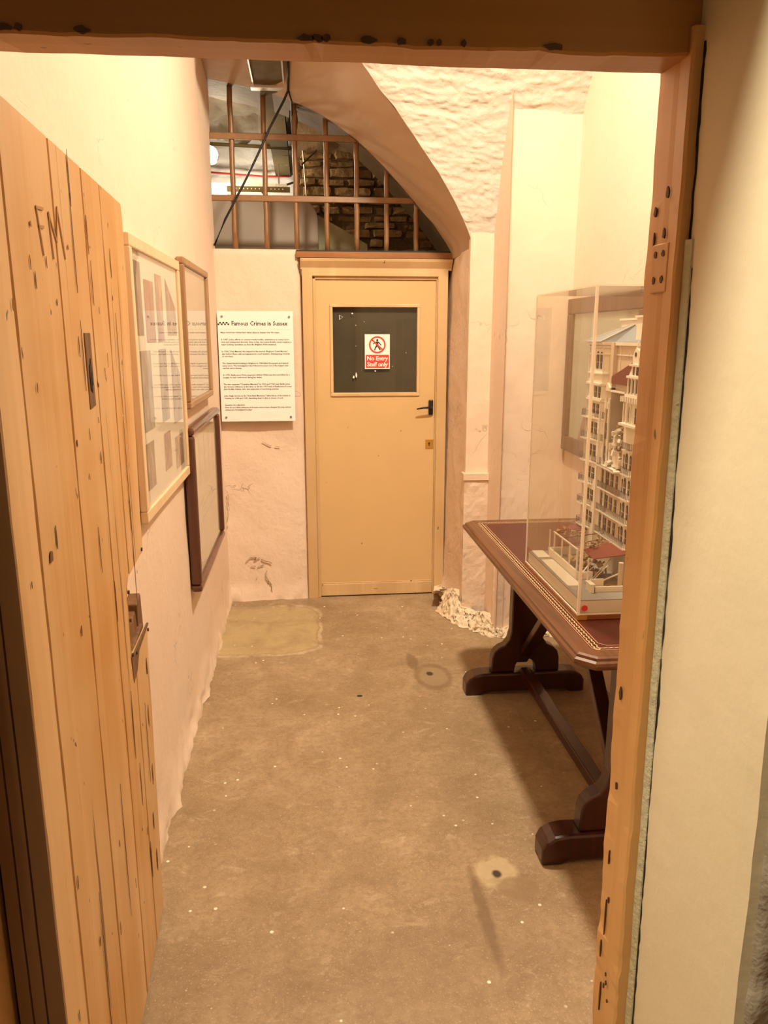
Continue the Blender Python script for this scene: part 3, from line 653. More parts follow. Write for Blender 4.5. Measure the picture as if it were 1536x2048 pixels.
# notice on the glass
ns = empty('warning_sign', (.427, YB + .022, 1.53), 'white and red no entry staff only notice stuck on the door glass', 'sign')
yy = YB + .0222
MB().box(.352, .502, yy - .001, yy, 1.425, 1.628).build('sheet', M['signwhite'], ns)
MB().box(.357, .497, yy - .0018, yy - .001, 1.431, 1.508).build('red_panel', M['red'], ns)
m_ = MB(); c0 = (.427, 1.567); n = 40
for k in range(n):
    a, b = 2 * pi * k / n, 2 * pi * (k + 1) / n; q = []
    for r_, an in ((.050, a), (.050, b), (.041, b), (.041, a)): q.append((c0[0] + r_ * math.cos(an), yy - .0026, c0[1] + r_ * math.sin(an)))
    m_.add(q, [(0, 1, 2, 3)])
m_.bar((c0[0] - .032, yy - .0026, c0[1] + .030), (c0[0] + .032, yy - .0026, c0[1] - .030), .0085, .0006, up=(0, 1, 0))
m_.build('prohibition_ring', M['red'], ns)
m_ = MB(); yk = yy - .0016
m_.disc((c0[0] + .000, yk, c0[1] + .027), .0065, .0006, (0, -1, 0), 14)
for a, b, w in [((0, .019), (-.001, -.006), .013), ((-.004, .017), (-.020, .008), .006), ((-.020, .008), (-.026, .004), .005), ((.005, .017), (.016, .006), .006), ((.016, .006), (.022, -.003), .005), ((-.002, -.004), (-.012, -.018), .008), ((-.012, -.018), (-.016, -.033), .006), ((.001, -.004), (.010, -.018), .008), ((.010, -.018), (.018, -.032), .006)]:
    m_.bar((c0[0] + a[0], yk, c0[1] + a[1]), (c0[0] + b[0], yk, c0[1] + b[1]), w, .0006, up=(0, 1, 0))
m_.build('walking_figure', M['ink'], ns)
R90 = Matrix.Rotation(pi / 2, 4, 'X')
for txt, zz in (('No Entry', 1.476), ('Staff only', 1.441)):
    textmesh(txt, .034, M['signwhite'], Matrix.Translation((.427, yy - .0022, zz)) @ R90, 'lettering', ns, .98, bold=.0008, align='CENTER')

# ------------------------------------------------------------------ information board
ib = empty('information_board', (-.29, YB, 1.44), 'white printed history board screwed to the wall left of the far door', 'board')
BX0, BX1, BZ0, BZ1 = -.497, -.068, 1.128, 1.757; BY = YB - .062
rotb = Matrix.Translation((-.29, 0, 1.44)) @ Matrix.Rotation(0, 4, 'Y') @ Matrix.Translation((.29, 0, -1.44))
MB().box(BX0, BX1, BY, BY + .008, BZ0, BZ1, rotb).build('panel', M['white'], ib)
BW = BX1 - BX0
m_ = MB()
for k in range(7):
    q = BW * .0215; x = BX0 + .001 + k * q; z = BZ1 - .078 + (q * .95 if k % 2 else 0)
    m_.box(x * 1, x + q * 1.02, BY - .0006, BY, z, z + q * .95, rotb)
m_.build('checker_emblem', M['ink'], ib)
def btxt(s, x, z, size, width=None, mat=M['greyink'], name='lettering', bold=.0003):
    o, w = textmesh(s, size, mat, Matrix.Identity(4), name, None, ext=.0001, bold=bold, res=1)
    k = (width / w) if width else 1
    o.data.transform(rotb @ Matrix.Translation((x, BY - .0005, z)) @ R90 @ Matrix.Diagonal((k, 1, 1, 1))); o.parent = ib; o.matrix_parent_inverse = ib.matrix_basis.inverted()
btxt('Famous Crimes in Sussex', BX0 + .078, BZ1 - .080, .034, .318, M['ink'], 'heading', .0006)
lines = [(.1235, 'Many notorious crimes have taken place in Sussex over the years.', .315),
 (.163, 'In 1847, police efforts to control rowdy bonfire celebrations in Lewes led to', .365), (.177, 'riots and widespread disorder. Even today, the Lewes Bonfire event requires a', .375), (.191, 'major policing operation, as does the Brighton Pride weekend.', .295),
 (.230, "In 1934, Tony Mancini, the suspect in the second 'Brighton Trunk Murder,'", .355), (.244, 'was held in these cells and appeared in court upstairs, drawing large crowds', .365), (.258, 'of onlookers.', .060),
 (.297, 'The Grand Hotel bombing in Brighton in 1984 killed five people and injured', .355), (.311, 'many more. The investigation that followed became one of the largest ever', .355), (.325, 'carried out in Sussex.', .103),
 (.364, 'In 1975, Eastbourne Police Inspector Arthur Walls was shot and killed by a', .36), (.378, 'burglar he had confronted during his duties.', .21),
 (.417, 'The two separate "Crumbles Murders" in 1920 and 1924 near Eastbourne', .36), (.431, 'also became infamous at the time, as did the 1957 trial of Eastbourne Doctor', .37), (.445, 'John Bodkin Adams, who was suspected of murdering patients.', .30),
 (.484, 'John Haigh, known as the "Acid Bath Murderer," killed three of his victims in', .36), (.498, 'Crawley in 1948 and 1949, dissolving their bodies in drums of acid.', .32),
 (.537, 'Question for reflection:', .11), (.551, 'How do you think advances in forensic science have changed the way serious', .36), (.565, 'crimes are investigated today?', .147)]
for dz, s, w in lines: btxt(s, BX0 + .014 + dz * .012, BZ1 - dz, .0125, w * 1.065)
m_ = MB(); m_.box(BX0 + .014, BX1 - .014, BY - .0004, BY, BZ1 - .1015, BZ1 - .1005, rotb); m_.build('rule', M['paper2'], ib)
for sx, sz in ((.026, .030), (BW - .022, .032), (.026, .605), (BW - .026, .605)):
    m_ = MB(); m_.disc(rotb @ Vector((BX0 + sx, BY, BZ1 - sz)), .0065, .004, (0, -1, 0), 12); m_.disc(rotb @ Vector((BX0 + sx, BY, BZ1 - sz)), .004, .045, (0, 1, 0), 8); m_.build('screw', M['screw'], ib, smooth=False)

# ------------------------------------------------------------------ pictures on the walls
M['rightframe'] = wood('brown_moulded_frame', (.10, .045, .018), (.18, .085, .035), 'z', .4, 0)
def picture(name, y0, y1, z0, z1, x, side, fwid, fdep, mat, label, cat, inner, lean=0, matf=None):
    """side=+1: hangs on the left wall facing +X; -1: on the right wall"""
    o = empty(name, (x, (y0 + y1) / 2, (z0 + z1) / 2), label, cat)
    def X(d): return x + side * d
    def bx(m, a, b, c, d, e, f): m.box(min(X(a), X(b)), max(X(a), X(b)), c, d, e, f)
    m = MB()
    bx(m, 0, fdep, y0, y1, z1 - fwid, z1); bx(m, 0, fdep, y0, y1, z0, z0 + fwid)
    bx(m, 0, fdep, y0, y0 + fwid, z0 + fwid, z1 - fwid); bx(m, 0, fdep, y1 - fwid, y1, z0 + fwid, z1 - fwid)
    m.build('frame', mat, o, bevel=min(fwid, fdep) * (.35 if cat == 'framed document' else .18))
    m = MB(); bx(m, .002, fdep * .45, y0 + fwid * .9, y1 - fwid * .9, z0 + fwid * .9, z1 - fwid * .9); bk = m.build('mount', M['mount'] if inner == 'photos' else M['paper2'] if inner != 'doc' else M['paper'], o)
    m = MB(); bx(m, fdep * .6, fdep * .6 + .002, y0 + fwid, y1 - fwid, z0 + fwid, z1 - fwid); m.build('glass', M['frame_glass'], o)
    return o, bk, fdep * .45
PH = []
def photo_mat(i, base):
    m, t = nt('faded_photo'); co = coords(t); f = noise_n(t, co, 9 + i, 4, .6, (1, 1.5, .7), .8)
    c = ramp(t, f, [(.3, tuple(k * .55 for k in base)), (.52, base), (.7, tuple(min(1, k * 1.6) for k in base))]); fin(t, c, .7); return m
big, bk, dd = picture('photo_display_frame', 2.30, 3.18, 1.07, 1.90, XL + .004, 1, .036, .022, M['lightwood'], 'large pale wooden frame of faded photographs and text behind glass', 'framed display', 'photos')
xs = XL + .004 + dd + .001
bases = [(.36, .24, .17), (.42, .20, .14), (.44, .28, .22), (.38, .24, .17), (.33, .27, .22), (.36, .29, .25), (.38, .3, .26), (.34, .24, .16), (.40, .24, .18), (.42, .28, .2)]
rects = [(2.36, 2.48, 1.62, 1.835), (2.52, 2.67, 1.60, 1.79), (2.71, 2.83, 1.60, 1.82), (2.90, 3.10, 1.62, 1.82), (2.40, 2.56, 1.33, 1.575), (2.70, 2.84, 1.33, 1.575), (2.93, 3.12, 1.30, 1.575), (2.38, 2.52, 1.15, 1.295), (2.70, 2.83, 1.16, 1.29), (2.92, 3.10, 1.13, 1.25)]
for i, (a, b, c, d) in enumerate(rects):
    m = MB()
    if i in (3, 6): m.add([(xs, a, c), (xs, b, c), (xs, b, d - .10), (xs, a, d)], [(0, 1, 2, 3)])
    else: m.add([(xs, a, c), (xs, b, c), (xs, b, d), (xs, a, d)], [(0, 1, 2, 3)])
    m.build('photograph', photo_mat(i, bases[i]), big)
p2, bk, dd = picture('picture_frame', 3.24, 4.03, 1.325, 1.925, XL + .004, 1, .028, .03, M['midwood'], 'brown wooden frame hanging highest near the corner of the left wall', 'framed picture', 'blank')
p3, bk, dd = picture('document_frame', 3.16, 4.12, .56, 1.255, XL + .004, 1, .032, .045, M['darkframe'], 'dark mahogany frame hanging lowest on the left wall', 'framed document', 'doc')
xs = XL + .004 + dd + .001
m_ = MB()
for i in range(5):
    y = 3.30 + i * .16
    for k in range(3): m_.add([(xs, y, 1.18 - k * .012 - .35 * (i % 2) * 0), (xs, y + .004, 1.18), (xs, y + .004, .95), (xs, y, .95)], [(0, 1, 2, 3)])
for y0, y1, z in [(3.35, 3.6, .88), (3.5, 3.9, .86), (3.4, 3.95, .80), (3.3, 3.42, .66)]: m_.add([(xs, y0, z), (xs, y1, z + .02), (xs, y1, z + .024), (xs, y0, z + .004)], [(0, 1, 2, 3)])
M['faint'] = plain('faint_pencil', (.55, .44, .32), .8)
m_.build('faint_drawing', M['faint'], p3)
pr, bk, dd = picture('wall_picture', 3.0, 3.945, 1.035, 1.80, XR - .006, -1, .075, .03, M['rightframe'], 'brown framed picture on the right wall, seen through the display case', 'framed picture', 'none')
m_ = MB(); xx = XR - .006 - dd - .001
for (a, b, c, d, mt) in [(3.09, 3.87, 1.11, 1.72, 0)]: m_.add([(xx, a, c), (xx, b, c), (xx, b, d), (xx, a, d)], [(0, 1, 2, 3)])
m_.build('print', plain('grey_green_print', (.50, .52, .42), .7, .1, 5), pr)
m_ = MB(); m_.add([(xx - .001, 3.2, 1.11), (xx - .001, 3.74, 1.11), (xx - .001, 3.55, 1.45), (xx - .001, 3.3, 1.45)], [(0, 1, 2, 3)]); m_.build('printed_figure', plain('brown_print', (.30, .15, .09), .7, .3, 8), pr)

# ------------------------------------------------------------------ bars
gr = empty('window_bars', (.2, YB + .05, 2.1), 'iron grille of painted bars in the arched opening above the door', 'bars')
inn2 = [(p.x, p.z) for p in inn[:-1]]
yb = YB + .05
for x in (-.385, -.205, -.035, .140, .313, .485, .658):
    zt = interp(x, inn2); pts = [(x + .003 * fr(x, 1, k, 2) + .004 * math.sin(k * 2 + x * 9) * .3, yb, lerp(2.095, zt + .02, k / 8)) for k in range(9)]
    MB().tube(pts, .0148, 10).build('vertical_bar', M['bar'], gr, smooth=True)
for z, x1 in ((2.70, .31), (2.378, .66)):
    MB().box(-.56, x1, yb - .022, yb - .006, z - .017, z + .017).build('horizontal_bar', M['bar'], gr, bevel=.004)

# ------------------------------------------------------------------ space beyond the bars
m_ = MB(); P = []
for y in frange(5.02, 6.1, 50):
    z = lerp(3.30, 3.02, ((y - 5.02) / 1.08) ** 1.6); P.append([(x, y, z - .06 * fr(x, y, 1, 4) - .045 * abs(fr(x, y * 2, 9, 7))) for x in frange(-1.6, .05, 60)])
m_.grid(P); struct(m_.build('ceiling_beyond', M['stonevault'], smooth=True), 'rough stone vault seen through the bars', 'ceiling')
P = [[(x, 6.95 - .03 * abs(fr(x, 1, z, 6)) - (.012 if int((z * 12) % 1 > .12) else 0), z) for x in frange(-1.7, .4, 90)] for z in frange(2.0, 3.6, 90)]
struct(MB().grid(P).build('wall_beyond', M['whitebrick'], smooth=True), 'whitewashed brick wall far behind the bars', 'wall')
# rubble wall on the right
rb = MB(); rnd = random.Random(11); z = 2.0
def stone(m, x0, x1, z0, z1, y, dep):
    n = 3; vs = []; g = {}
    a = .35
    for k, (px, pz, d) in enumerate([(0, 0, 1), (.5, -.03, 1), (1, 0, 1), (1.02, .5, 1), (1, 1, 1), (.5, 1.04, 1), (0, 1, 1), (-.02, .5, 1)]):
        vs.append((lerp(x0, x1, px) + rnd.uniform(-.006, .006), y + .02, lerp(z0, z1, pz) + rnd.uniform(-.005, .005)))
    ins = [(v[0] * .84 + (x0 + x1) / 2 * .16, y - dep + rnd.uniform(-.006, .006), v[2] * .8 + (z0 + z1) / 2 * .2) for v in vs]
    m.add(vs + ins + [((x0 + x1) / 2, y - dep - .006, (z0 + z1) / 2)], [(i, (i + 1) % 8, 8 + (i + 1) % 8, 8 + i) for i in range(8)] + [(8 + i, 8 + (i + 1) % 8, 16) for i in range(8)])
while z < 2.80:
    h = rnd.choice([.045, .06, .05, .07, .04]); x = -.02 + rnd.uniform(0, .05)
    while x < 1.5:
        w = rnd.uniform(.09, .26); g = rnd.uniform(.003, .016)
        xc = x + w / 2
        if rnd.random() > .06 and not (xc < .32 and z < 2.36) and not (xc < .45 and z < 2.22): stone(rb, x, x + w - g, z, z + h - rnd.uniform(.005, .011), 5.55, rnd.uniform(.0, .055))
        x += w
    z += h
struct(rb.build('wall_rubble', M['stone'], smooth=False), 'exposed rubble stone wall behind the right of the bars', 'wall')
P = [[(x, 5.56 - .02 * fr(x, 1, z, 8) - .02 * abs(fr(x, 3, z, 20)), z) for x in frange(-.05, 1.6, 80)] for z in frange(1.9, 2.86, 50)]
struct(MB().grid(P).build('wall_rubble_core', M['mortar'], smooth=True), 'earthy mortar between the rubble stones', 'wall')
P = []
for t in frange(0, 1, 24): P.append([(x, lerp(5.62, 5.05, t ** .7), lerp(2.76, 3.25, t) - .03 * fr(x, t, 1, 4) - .015 * abs(fr(x, t * 2, 5, 11))) for x in frange(-.03, 1.6, 50)])
M['mudstone'] = plaster('brown_stone_vault', (.40, .29, .18), (.27, .18, .09), 1., 12, crack=False)
struct(MB().grid(P).build('ceiling_rubble', M['mudstone'], smooth=True), 'brown stone vault over the rubble wall', 'ceiling')
# smooth plaster block low left
poly = [(-1.5, 1.9)] + [(.10, 1.9), (.098, 2.30)] + [(.098 - .10 + .10 * math.cos(a), 2.33 + .125 * math.sin(a)) for a in frange(0, pi / 2, 9)] + [(-1.5, 2.457)]
struct(MB().prism(poly, 5.19, 5.5, lambda p, q, t: (p, t, q)).build('wall_block', M['greyplaster'], bevel=.01), 'smooth grey plaster block low behind the left bars', 'wall')
m_ = MB(); P = [[(x, 5.30 - .015 * fr(x, 1, z, 9), z) for x in frange(.09, .42, 20)] for z in frange(1.9, 2.38, 20)]
P = [[(x, y, z - (x - .1) * .55 * (z - 1.9) / .48) for x, y, z in r] for r in P]
M['lime'] = plaster('mottled_limewash', (.46, .44, .30), (.26, .18, .06), .8, 14, crack=False)
struct(m_.grid(P).build('wall_limewash', M['lime'], smooth=True), 'mottled limewashed patch below the rubble', 'wall')
# enclosing shell beyond
m_ = MB(); m_.box(-1.8, -1.7, 4.8, 8, 1.5, 3.7); m_.box(1.6, 1.7, 4.8, 8, 1.5, 3.7); m_.box(-1.8, 1.7, 5.0, 8, 3.65, 3.7); m_.box(-1.8, 1.7, 8, 8.1, 1.5, 3.7)
struct(m_.build('wall_far_shell', M['mudstone']), 'dim stone walls of the space beyond', 'wall')
m_ = MB(); m_.box(-1.7, -.56, 5.0, 5.04, 1.5, 3.7); m_.box(.87, 1.7, 5.0, 5.04, 1.5, 3.7); m_.box(-.56, .87, 5.0, 5.04, 3.02, 3.7)
struct(m_.build('wall_behind_arch', M['mudstone']), 'far face of the arch wall', 'wall')
# duct
dc = empty('ventilation_duct', (-.15, 5, 2.92), 'brown rectangular duct running back through the top of the arch', 'duct')
MB().box(-.213, -.093, 4.62, 7.5, 2.91, 3.0).build('duct_run', M['duct'], dc)
MB().box(-.245, -.085, 3.9, 4.56, 2.928, 3.09).build('duct_box', M['duct'], dc, bevel=.004)
MB().box(-.262, -.052, 4.56, 4.62, 2.912, 2.928).build('flange', M['steel'], dc, bevel=.003)
m_ = MB(); m_.box(-.25, -.243, 3.9, 4.56, 2.922, 2.93); m_.box(-.088, -.08, 3.9, 4.56, 2.922, 2.93); m_.build('seam', M['steel'], dc)
m_ = MB(); m_.tube([(-.058, 3.9, 2.99), (-.058, 4.3, 2.95), (-.060, 4.52, 2.93)], .006, 8); tag(m_.build('conduit_pipe', M['steel'], smooth=True), 'thin bright pipe running beside the duct', 'pipe')
m_ = MB(); m_.tube([(-.052, 3.9, 2.99), (-.055, 4.35, 2.94), (-.062, 4.55, 2.9), (-.085, 4.58, 2.86), (-.166, 4.6, 2.726), (-.23, 4.6, 2.60), (-.33, 4.61, 2.42), (-.43, 4.615, 2.25), (-.496, 4.62, 2.112)], .0065, 8)
tag(m_.build('black_cable', M['cable'], smooth=True), 'black cable slanting down across the bars to the sill', 'cable')
m_ = MB(); m_.tube([(-.06, 4.55, 2.9), (-.045, 4.6, 2.86), (-.05, 4.75, 2.80), (-.045, 4.8, 2.72), (-.05, 4.8, 2.55)], .005, 8)
for k in range(5): m_.tube([(-.055 + k * .008, 4.78, 2.86), (-.06 + k * .01, 4.80, 2.82), (-.056 + k * .008, 4.8, 2.77)], .006, 6)
tag(m_.build('cable_bundle', M['cable'], smooth=True), 'knot of dark cables hanging beside the duct', 'cable')
# lamps beyond
lm = empty('bulkhead_lamp', (-.60, 5.5, 2.8), 'bright round lamp glaring beside the left wall behind the bars', 'lamp')
m_ = MB(); m_.tube([(-.592, 5.4, 2.765), (-.592, 5.42, 2.765), (-.592, 5.47, 2.765)], [.015, .045, .05], 18); m_.build('glass_bowl', M['lampon'], lm, smooth=True)
m_ = MB(); m_.tube([(-.592, 5.47, 2.765), (-.592, 5.52, 2.765)], .055, 18); m_.build('housing', M['steel'], lm)
m_ = MB(); m_.tube([(-.62, 5.5, 2.80), (-.62, 5.5, 3.2)], .008, 8); m_.build('stem', M['steel'], lm)
ft = empty('fluorescent_batten', (-.35, 5.6, 2.6), 'white strip light fitting behind the bars', 'light')
MB().box(-.72, -.10, 5.62, 5.68, 2.600, 2.622).build('batten', M['whitebrick'], ft)
MB().box(-.72, -.50, 5.58, 5.63, 2.545, 2.592).build('lit_diffuser', M['tubeon'], ft, bevel=.008)
tr = MB(); tr.box(-.50, -.08, 5.58, 5.66, 2.590, 2.596); tr.box(-.50, -.08, 5.575, 5.58, 2.56, 2.592); ctray = tr.build('cable_tray', M['duct']); tag(ctray, 'perforated brown cable tray beside the strip light', 'cable tray')
m_ = MB()
for k in range(14): m_.box(-.47 + k * .026, -.462 + k * .026, 5.573, 5.576, 2.576, 2.584)
m_.build('perforations', M['steel'], ctray)
m_ = MB(); m_.tube([(-.8, 5.9, 2.93), (.0, 5.9, 2.905)], .012, 8); tag(m_.build('service_pipe', M['duct'], smooth=True), 'horizontal brown pipe below the stone vault', 'pipe')
m_ = MB(); m_.tube([(-.75, 6.85, 2.92), (-.5, 6.85, 2.905), (-.3, 6.85, 2.895), (-.1, 6.85, 2.9)], .008, 6); tag(m_.build('red_cable', M['redcable'], smooth=True), 'thin red cable along the whitewashed wall beyond', 'cable')
m_ = MB(); m_.tube([(.0, 5.4, 2.70), (.10, 5.4, 2.79)], .006, 6); tag(m_.build('iron_rod', M['iron']), 'short iron rod jutting above the rubble wall', 'rod')
m_ = MB(); m_.tube([(-.17, 6.2, 2.68), (-.17, 6.2, 2.86), (-.1, 6.2, 2.86)], .006, 6)
tag(m_.build('pipe_bracket', M['steel']), 'thin pale metal bracket left of the duct beyond the bars', 'bracket')
m_ = MB(); m_.tube([(-.3, 6.2, 2.66), (-.05, 6.2, 2.74)], .008, 6); tag(m_.build('slanting_rod', M['iron']), 'dark rod slanting up to the duct above the strip light', 'rod')
m_ = MB(); m_.tube([(.01, 5.5, 2.82), (.03, 5.5, 2.50)], .005, 6); tag(m_.build('drop_pipe', M['steel']), 'thin pale upright pipe at the left edge of the rubble', 'pipe')

# ------------------------------------------------------------------ table
TX0, TX1, TY0, TY1, TZ = .722, 1.335, 1.885, 3.535, .76
tb = empty('library_table', ((TX0 + TX1) / 2, 2.7, 0), 'dark mahogany trestle table with a red leather top against the right wall', 'table')
def octo(i, c): return [(TX0 + i + c, TY0 + i), (TX1 - i - c, TY0 + i), (TX1 - i, TY0 + i + c), (TX1 - i, TY1 - i - c), (TX1 - i - c, TY1 - i), (TX0 + i + c, TY1 - i), (TX0 + i, TY1 - i - c), (TX0 + i, TY0 + i + c)]
m_ = MB(); rings = [(.030, .719), (.012, .722), (.004, .730), (.0, .738), (.002, .746), (.010, .750), (.012, .757), (.020, TZ), (.060, TZ), (.060, TZ - .002)]
base = len(m_.v); allv = []
for i, z in rings: allv += [(x, y, z) for x, y in octo(i, .045 - i * .3)]
fs = [(k * 8 + a, k * 8 + (a + 1) % 8, (k + 1) * 8 + (a + 1) % 8, (k + 1) * 8 + a) for k in range(len(rings) - 1) for a in range(8)] + [tuple(range(8))[::-1], tuple(range(8 * (len(rings) - 1), 8 * len(rings)))]
m_.add(allv, fs); m_.build('table_top', M['tableedge'], tb)
m_ = MB(); m_.prism(octo(.060, .03), TZ - .0025, TZ - .0005, lambda p, q, t: (p, q, t)); lt = m_.build('leather_inset', M['leather'], tb)
m_ = MB()
def ringm(cx, cy, r, w, n=9, z=TZ + .0002, sx=1, sy=1):
    for k in range(n):
        a, b = 2 * pi * k / n, 2 * pi * (k + 1) / n
        m_.add([(cx + q * math.cos(t) * sx, cy + q * math.sin(t) * sy, z) for q, t in ((r, a), (r, b), (r - w, b), (r - w, a))], [(0, 1, 2, 3)])
iy = .078
y = TY0 + iy
while y < TY1 - iy: ringm(TX0 + iy, y, .0105, .0036, sx=.9, sy=1.15); ringm(TX0 + iy, y + .0105, .0035, .0034, 6); y += .021
x = TX0 + iy
while x < TX1 - iy: ringm(x, TY0 + iy, .008, .0026, sx=1.1, sy=.5); ringm(x, TY1 - iy, .008, .0026, sx=1.1, sy=.8); x += .0165
for i in (.064, .094):
    o8 = octo(i, .02)
    for a in range(8): p, q = o8[a], o8[(a + 1) % 8]; m_.bar((*p, TZ + .0002), (*q, TZ + .0002), .0014, .0004)
m_.build('gold_tooling', M['gold'], lt)
# trestles
def trestle(yc, th=.058):
    XC = .98
    foot = [(.700, .0), (.700, .055), (.712, .08), (.74, .098), (.78, .104), (1.18, .104), (1.22, .098), (1.248, .08), (1.26, .055), (1.26, 0), (1.19, 0), (1.17, .014), (.79, .014), (.77, 0)]
    fo = MB().prism(foot, yc - .045, yc + .045, lambda p, q, t: (p, t, q)).build('foot', M['tabletrestle'], tb, bevel=.01)
    half = [(.160, .104), (.158, .17), (.150, .20), (.128, .222), (.10, .235), (.082, .26), (.072, .30), (.070, .66), (.085, .70)]
    outer = [(XC - a, b) for a, b in half] + [(XC + a, b) for a, b in half[::-1]]
    hole = [(XC + .05, .104)] + [(XC + .05 * math.cos(a), .118 + .05 * math.sin(a)) for a in frange(0, pi, 10)] + [(XC - .05, .104)]
    MB().prism(outer + hole, yc - th / 2, yc + th / 2, lambda p, q, t: (p, t, q)).build('trestle', M['tabletrestle'], tb, bevel=.006)
    be = [(.765, .721), (.765, .70), (.775, .68), (.80, .668), (1.17, .668), (1.19, .68), (1.20, .70), (1.20, .721)]
    MB().prism(be, yc - .04, yc + .04, lambda p, q, t: (p, t, q)).build('bearer', M['tabletrestle'], tb, bevel=.006)
trestle(3.26); trestle(2.085)
for a, b in (((.98, 3.24, .10), (.98, 2.12, .10)),): MB().bar(a, b, .05, .045).build('stretcher', M['tabletrestle'], tb, bevel=.005)
for a, b in (((.98, 3.30, .135), (.98, 2.72, .70)), ((.98, 2.10, .135), (.98, 2.62, .70))): MB().bar(a, b, .05, .035).build('brace', M['tabletrestle'], tb, bevel=.005)

# ------------------------------------------------------------------ display case
CX0, CX1, CY0, CY1, CZ = .822, 1.262, 2.185, 2.765, 1.757
dcs = empty('display_case', (1.04, 2.475, .76), 'tall clear acrylic case covering the hotel model on the table', 'display case')
MB().box(CX0 - .004, CX1 + .004, CY0 - .004, CY1 + .004, TZ + .0008, .7745).build('base_board', M['sill'], dcs)
MB().box(CX0 - .005, CX0 + .028, CY0 - .0055, CY0 - .003, .7605, .774).build('brass_tab', M['brass'], dcs)
t_ = .004
MB().box(CX0, CX0 + t_, CY0, CY1, .775, CZ).build('pane', M['acrylic'], dcs)
MB().box(CX1 - t_, CX1, CY0, CY1, .775, CZ).build('pane', M['acrylic'], dcs)
MB().box(CX0 + t_, CX1 - t_, CY0, CY0 + t_, .775, CZ).build('pane', M['acrylic'], dcs)
MB().box(CX0 + t_, CX1 - t_, CY1 - t_, CY1, .775, CZ).build('pane', M['acrylic'], dcs)
MB().box(CX0, CX1, CY0, CY1, CZ, CZ + t_).build('top_pane', M['acrylic'], dcs)
e = .0022
for x, y in ((CX0, CY0), (CX0, CY1), (CX1, CY0), (CX1, CY1)): MB().box(x - e, x + e, y - e, y + e, .775, CZ).build('corner_edge', M['edge_glow'], dcs) if (x, y) != (CX0, CY0) else MB().box(x - .003, x + .005, y - .003, y + .004, .775, CZ).build('corner_edge', M['edge_glow'], dcs)
m_ = MB()
for z in (.7755,): m_.box(CX0 - .002, CX1 + .002, CY0 - .002, CY0, z, z + .004); m_.box(CX0 - .002, CX0, CY0, CY1, z, z + .004)
m_.build('bottom_edge', M['edge_glow'], dcs)
m_ = MB(); m_.disc((CX0 + .020, CY0 - .0005, .797), .010, .0012, (0, -1, 0), 24); m_.build('red_sticker', M['red'], dcs)

# ------------------------------------------------------------------ hotel model
hm = empty('hotel_model', (1.04, 2.475, .776), 'cream scale model of a bomb damaged seafront hotel inside the case', 'model building')
MB().box(CX0 + .008, CX1 - .008, CY0 + .008, CY1 - .008, .775, .818).build('plinth', M['mwhite'], hm)
MB().box(CX0 + .008, CX1 - .008, CY0 + .008, CY1 - .008, .818, .8205).build('road', M['road'], hm)
for y0, y1 in ((2.665, 2.758), (2.335, 2.635)): MB().prism([(.838, y0), (.885, y0 + (.0 if y0 > 2.5 else -.005)), (.884, y1), (.842, y1)], .8205, .8222, lambda p, q, t: (p, q, t)).build('pavement', M['mwhite'], hm)
FX = 1.034   # facade plane
LV = [.86, .935, 1.016, 1.097, 1.178, 1.258, 1.336, 1.396, 1.457, 1.489, 1.598]
m_ = MB()
# main block, left of the gap, right of the gap and wings; openings hold windows as separate parts
YL0, YL1 = 2.56, 2.735      # far wing
YR0, YR1 = 2.19, 2.435      # near wing
m_.box(FX, 1.20, YL0, YL1, .8205, 1.598)
m_.box(FX, 1.20, YR0, YL0, .8205, 1.178)
m_.box(FX, 1.20, YR0, YR1, 1.178, 1.42)
m_.box(FX + .014, 1.20, YR0, YL0, 1.44, 1.598)
m_.box(FX + .10, 1.20, YR1, YL0, 1.178, 1.46)
m_.build('main_block', [M['mpink']], hm)
m_ = MB(); # far bay (canted)
def canted(m, y0, y1, x, d, c, z0, z1): m.prism([(x, y0), (x - d, y0 + c), (x - d, y1 - c), (x, y1)], z0, z1, lambda p, q, t: (p, q, t))
canted(m_, 2.592, 2.745, FX + .001, .016, .012, .8205, 1.598); m_.build('bay', M['mwhite'], hm)
m_ = MB(); canted(m_, 2.33, 2.42, FX + .001, .006, .006, .8205, 1.34); canted(m_, 2.26, 2.40, FX + .001, .022, .022, 1.347, 1.44); m_.build('bay', M['mwhite'], hm)
def win(y0, y1, z0, z1, x, arch=False):
    m = MB(); pts = [(y0, z0), (y1, z0), (y1, z1)] + ([((y0 + y1) / 2 + (y1 - y0) / 2 * math.cos(a), z1 + (y1 - y0) / 2 * 1.4 * math.sin(a)) for a in frange(.3, pi - .3, 5)] if arch else []) + [(y0, z1)]
    m.prism(pts, x - .0012, x + .0, lambda p, q, t: (t, p, q)); o = m.build('window', M['mdark'], hm)
    m = MB(); zc = (z0 + z1) / 2; m.box(x - .0022, x - .0012, y0, y1, zc - .0007, zc + .0007); yc = (y0 + y1) / 2; m.box(x - .0022, x - .0012, yc - .0005, yc + .0005, z0, z1)
    m.build('glazing_bar', M['mpink'], o)
BX = FX - .0151
for lv in range(1, 6):
    z = LV[lv]; a, b = z + .022, z + .062
    for y0, y1 in ((2.702, 2.722), (2.668, 2.690), (2.630, 2.656)): win(y0, y1, a, b, BX)
    if lv <= 3:
        for y0, y1 in ((2.568, 2.588), (2.530, 2.552), (2.490, 2.512), (2.452, 2.470)): win(y0, y1, a - .004, b, FX)
    else:
        win(2.572, 2.590, a - .01, b + .004, FX)
    if lv <= 4:
        for y0, y1 in ((2.400, 2.409), (2.374, 2.392), (2.344, 2.358)): win(y0, y1, a - .004, b - .004, FX - .0051, True)
        win(2.212, 2.235, a, b, FX)
for y0, y1 in ((2.696, 2.712), (2.660, 2.682), (2.624, 2.646)): win(y0, y1, 1.352, 1.386, BX)
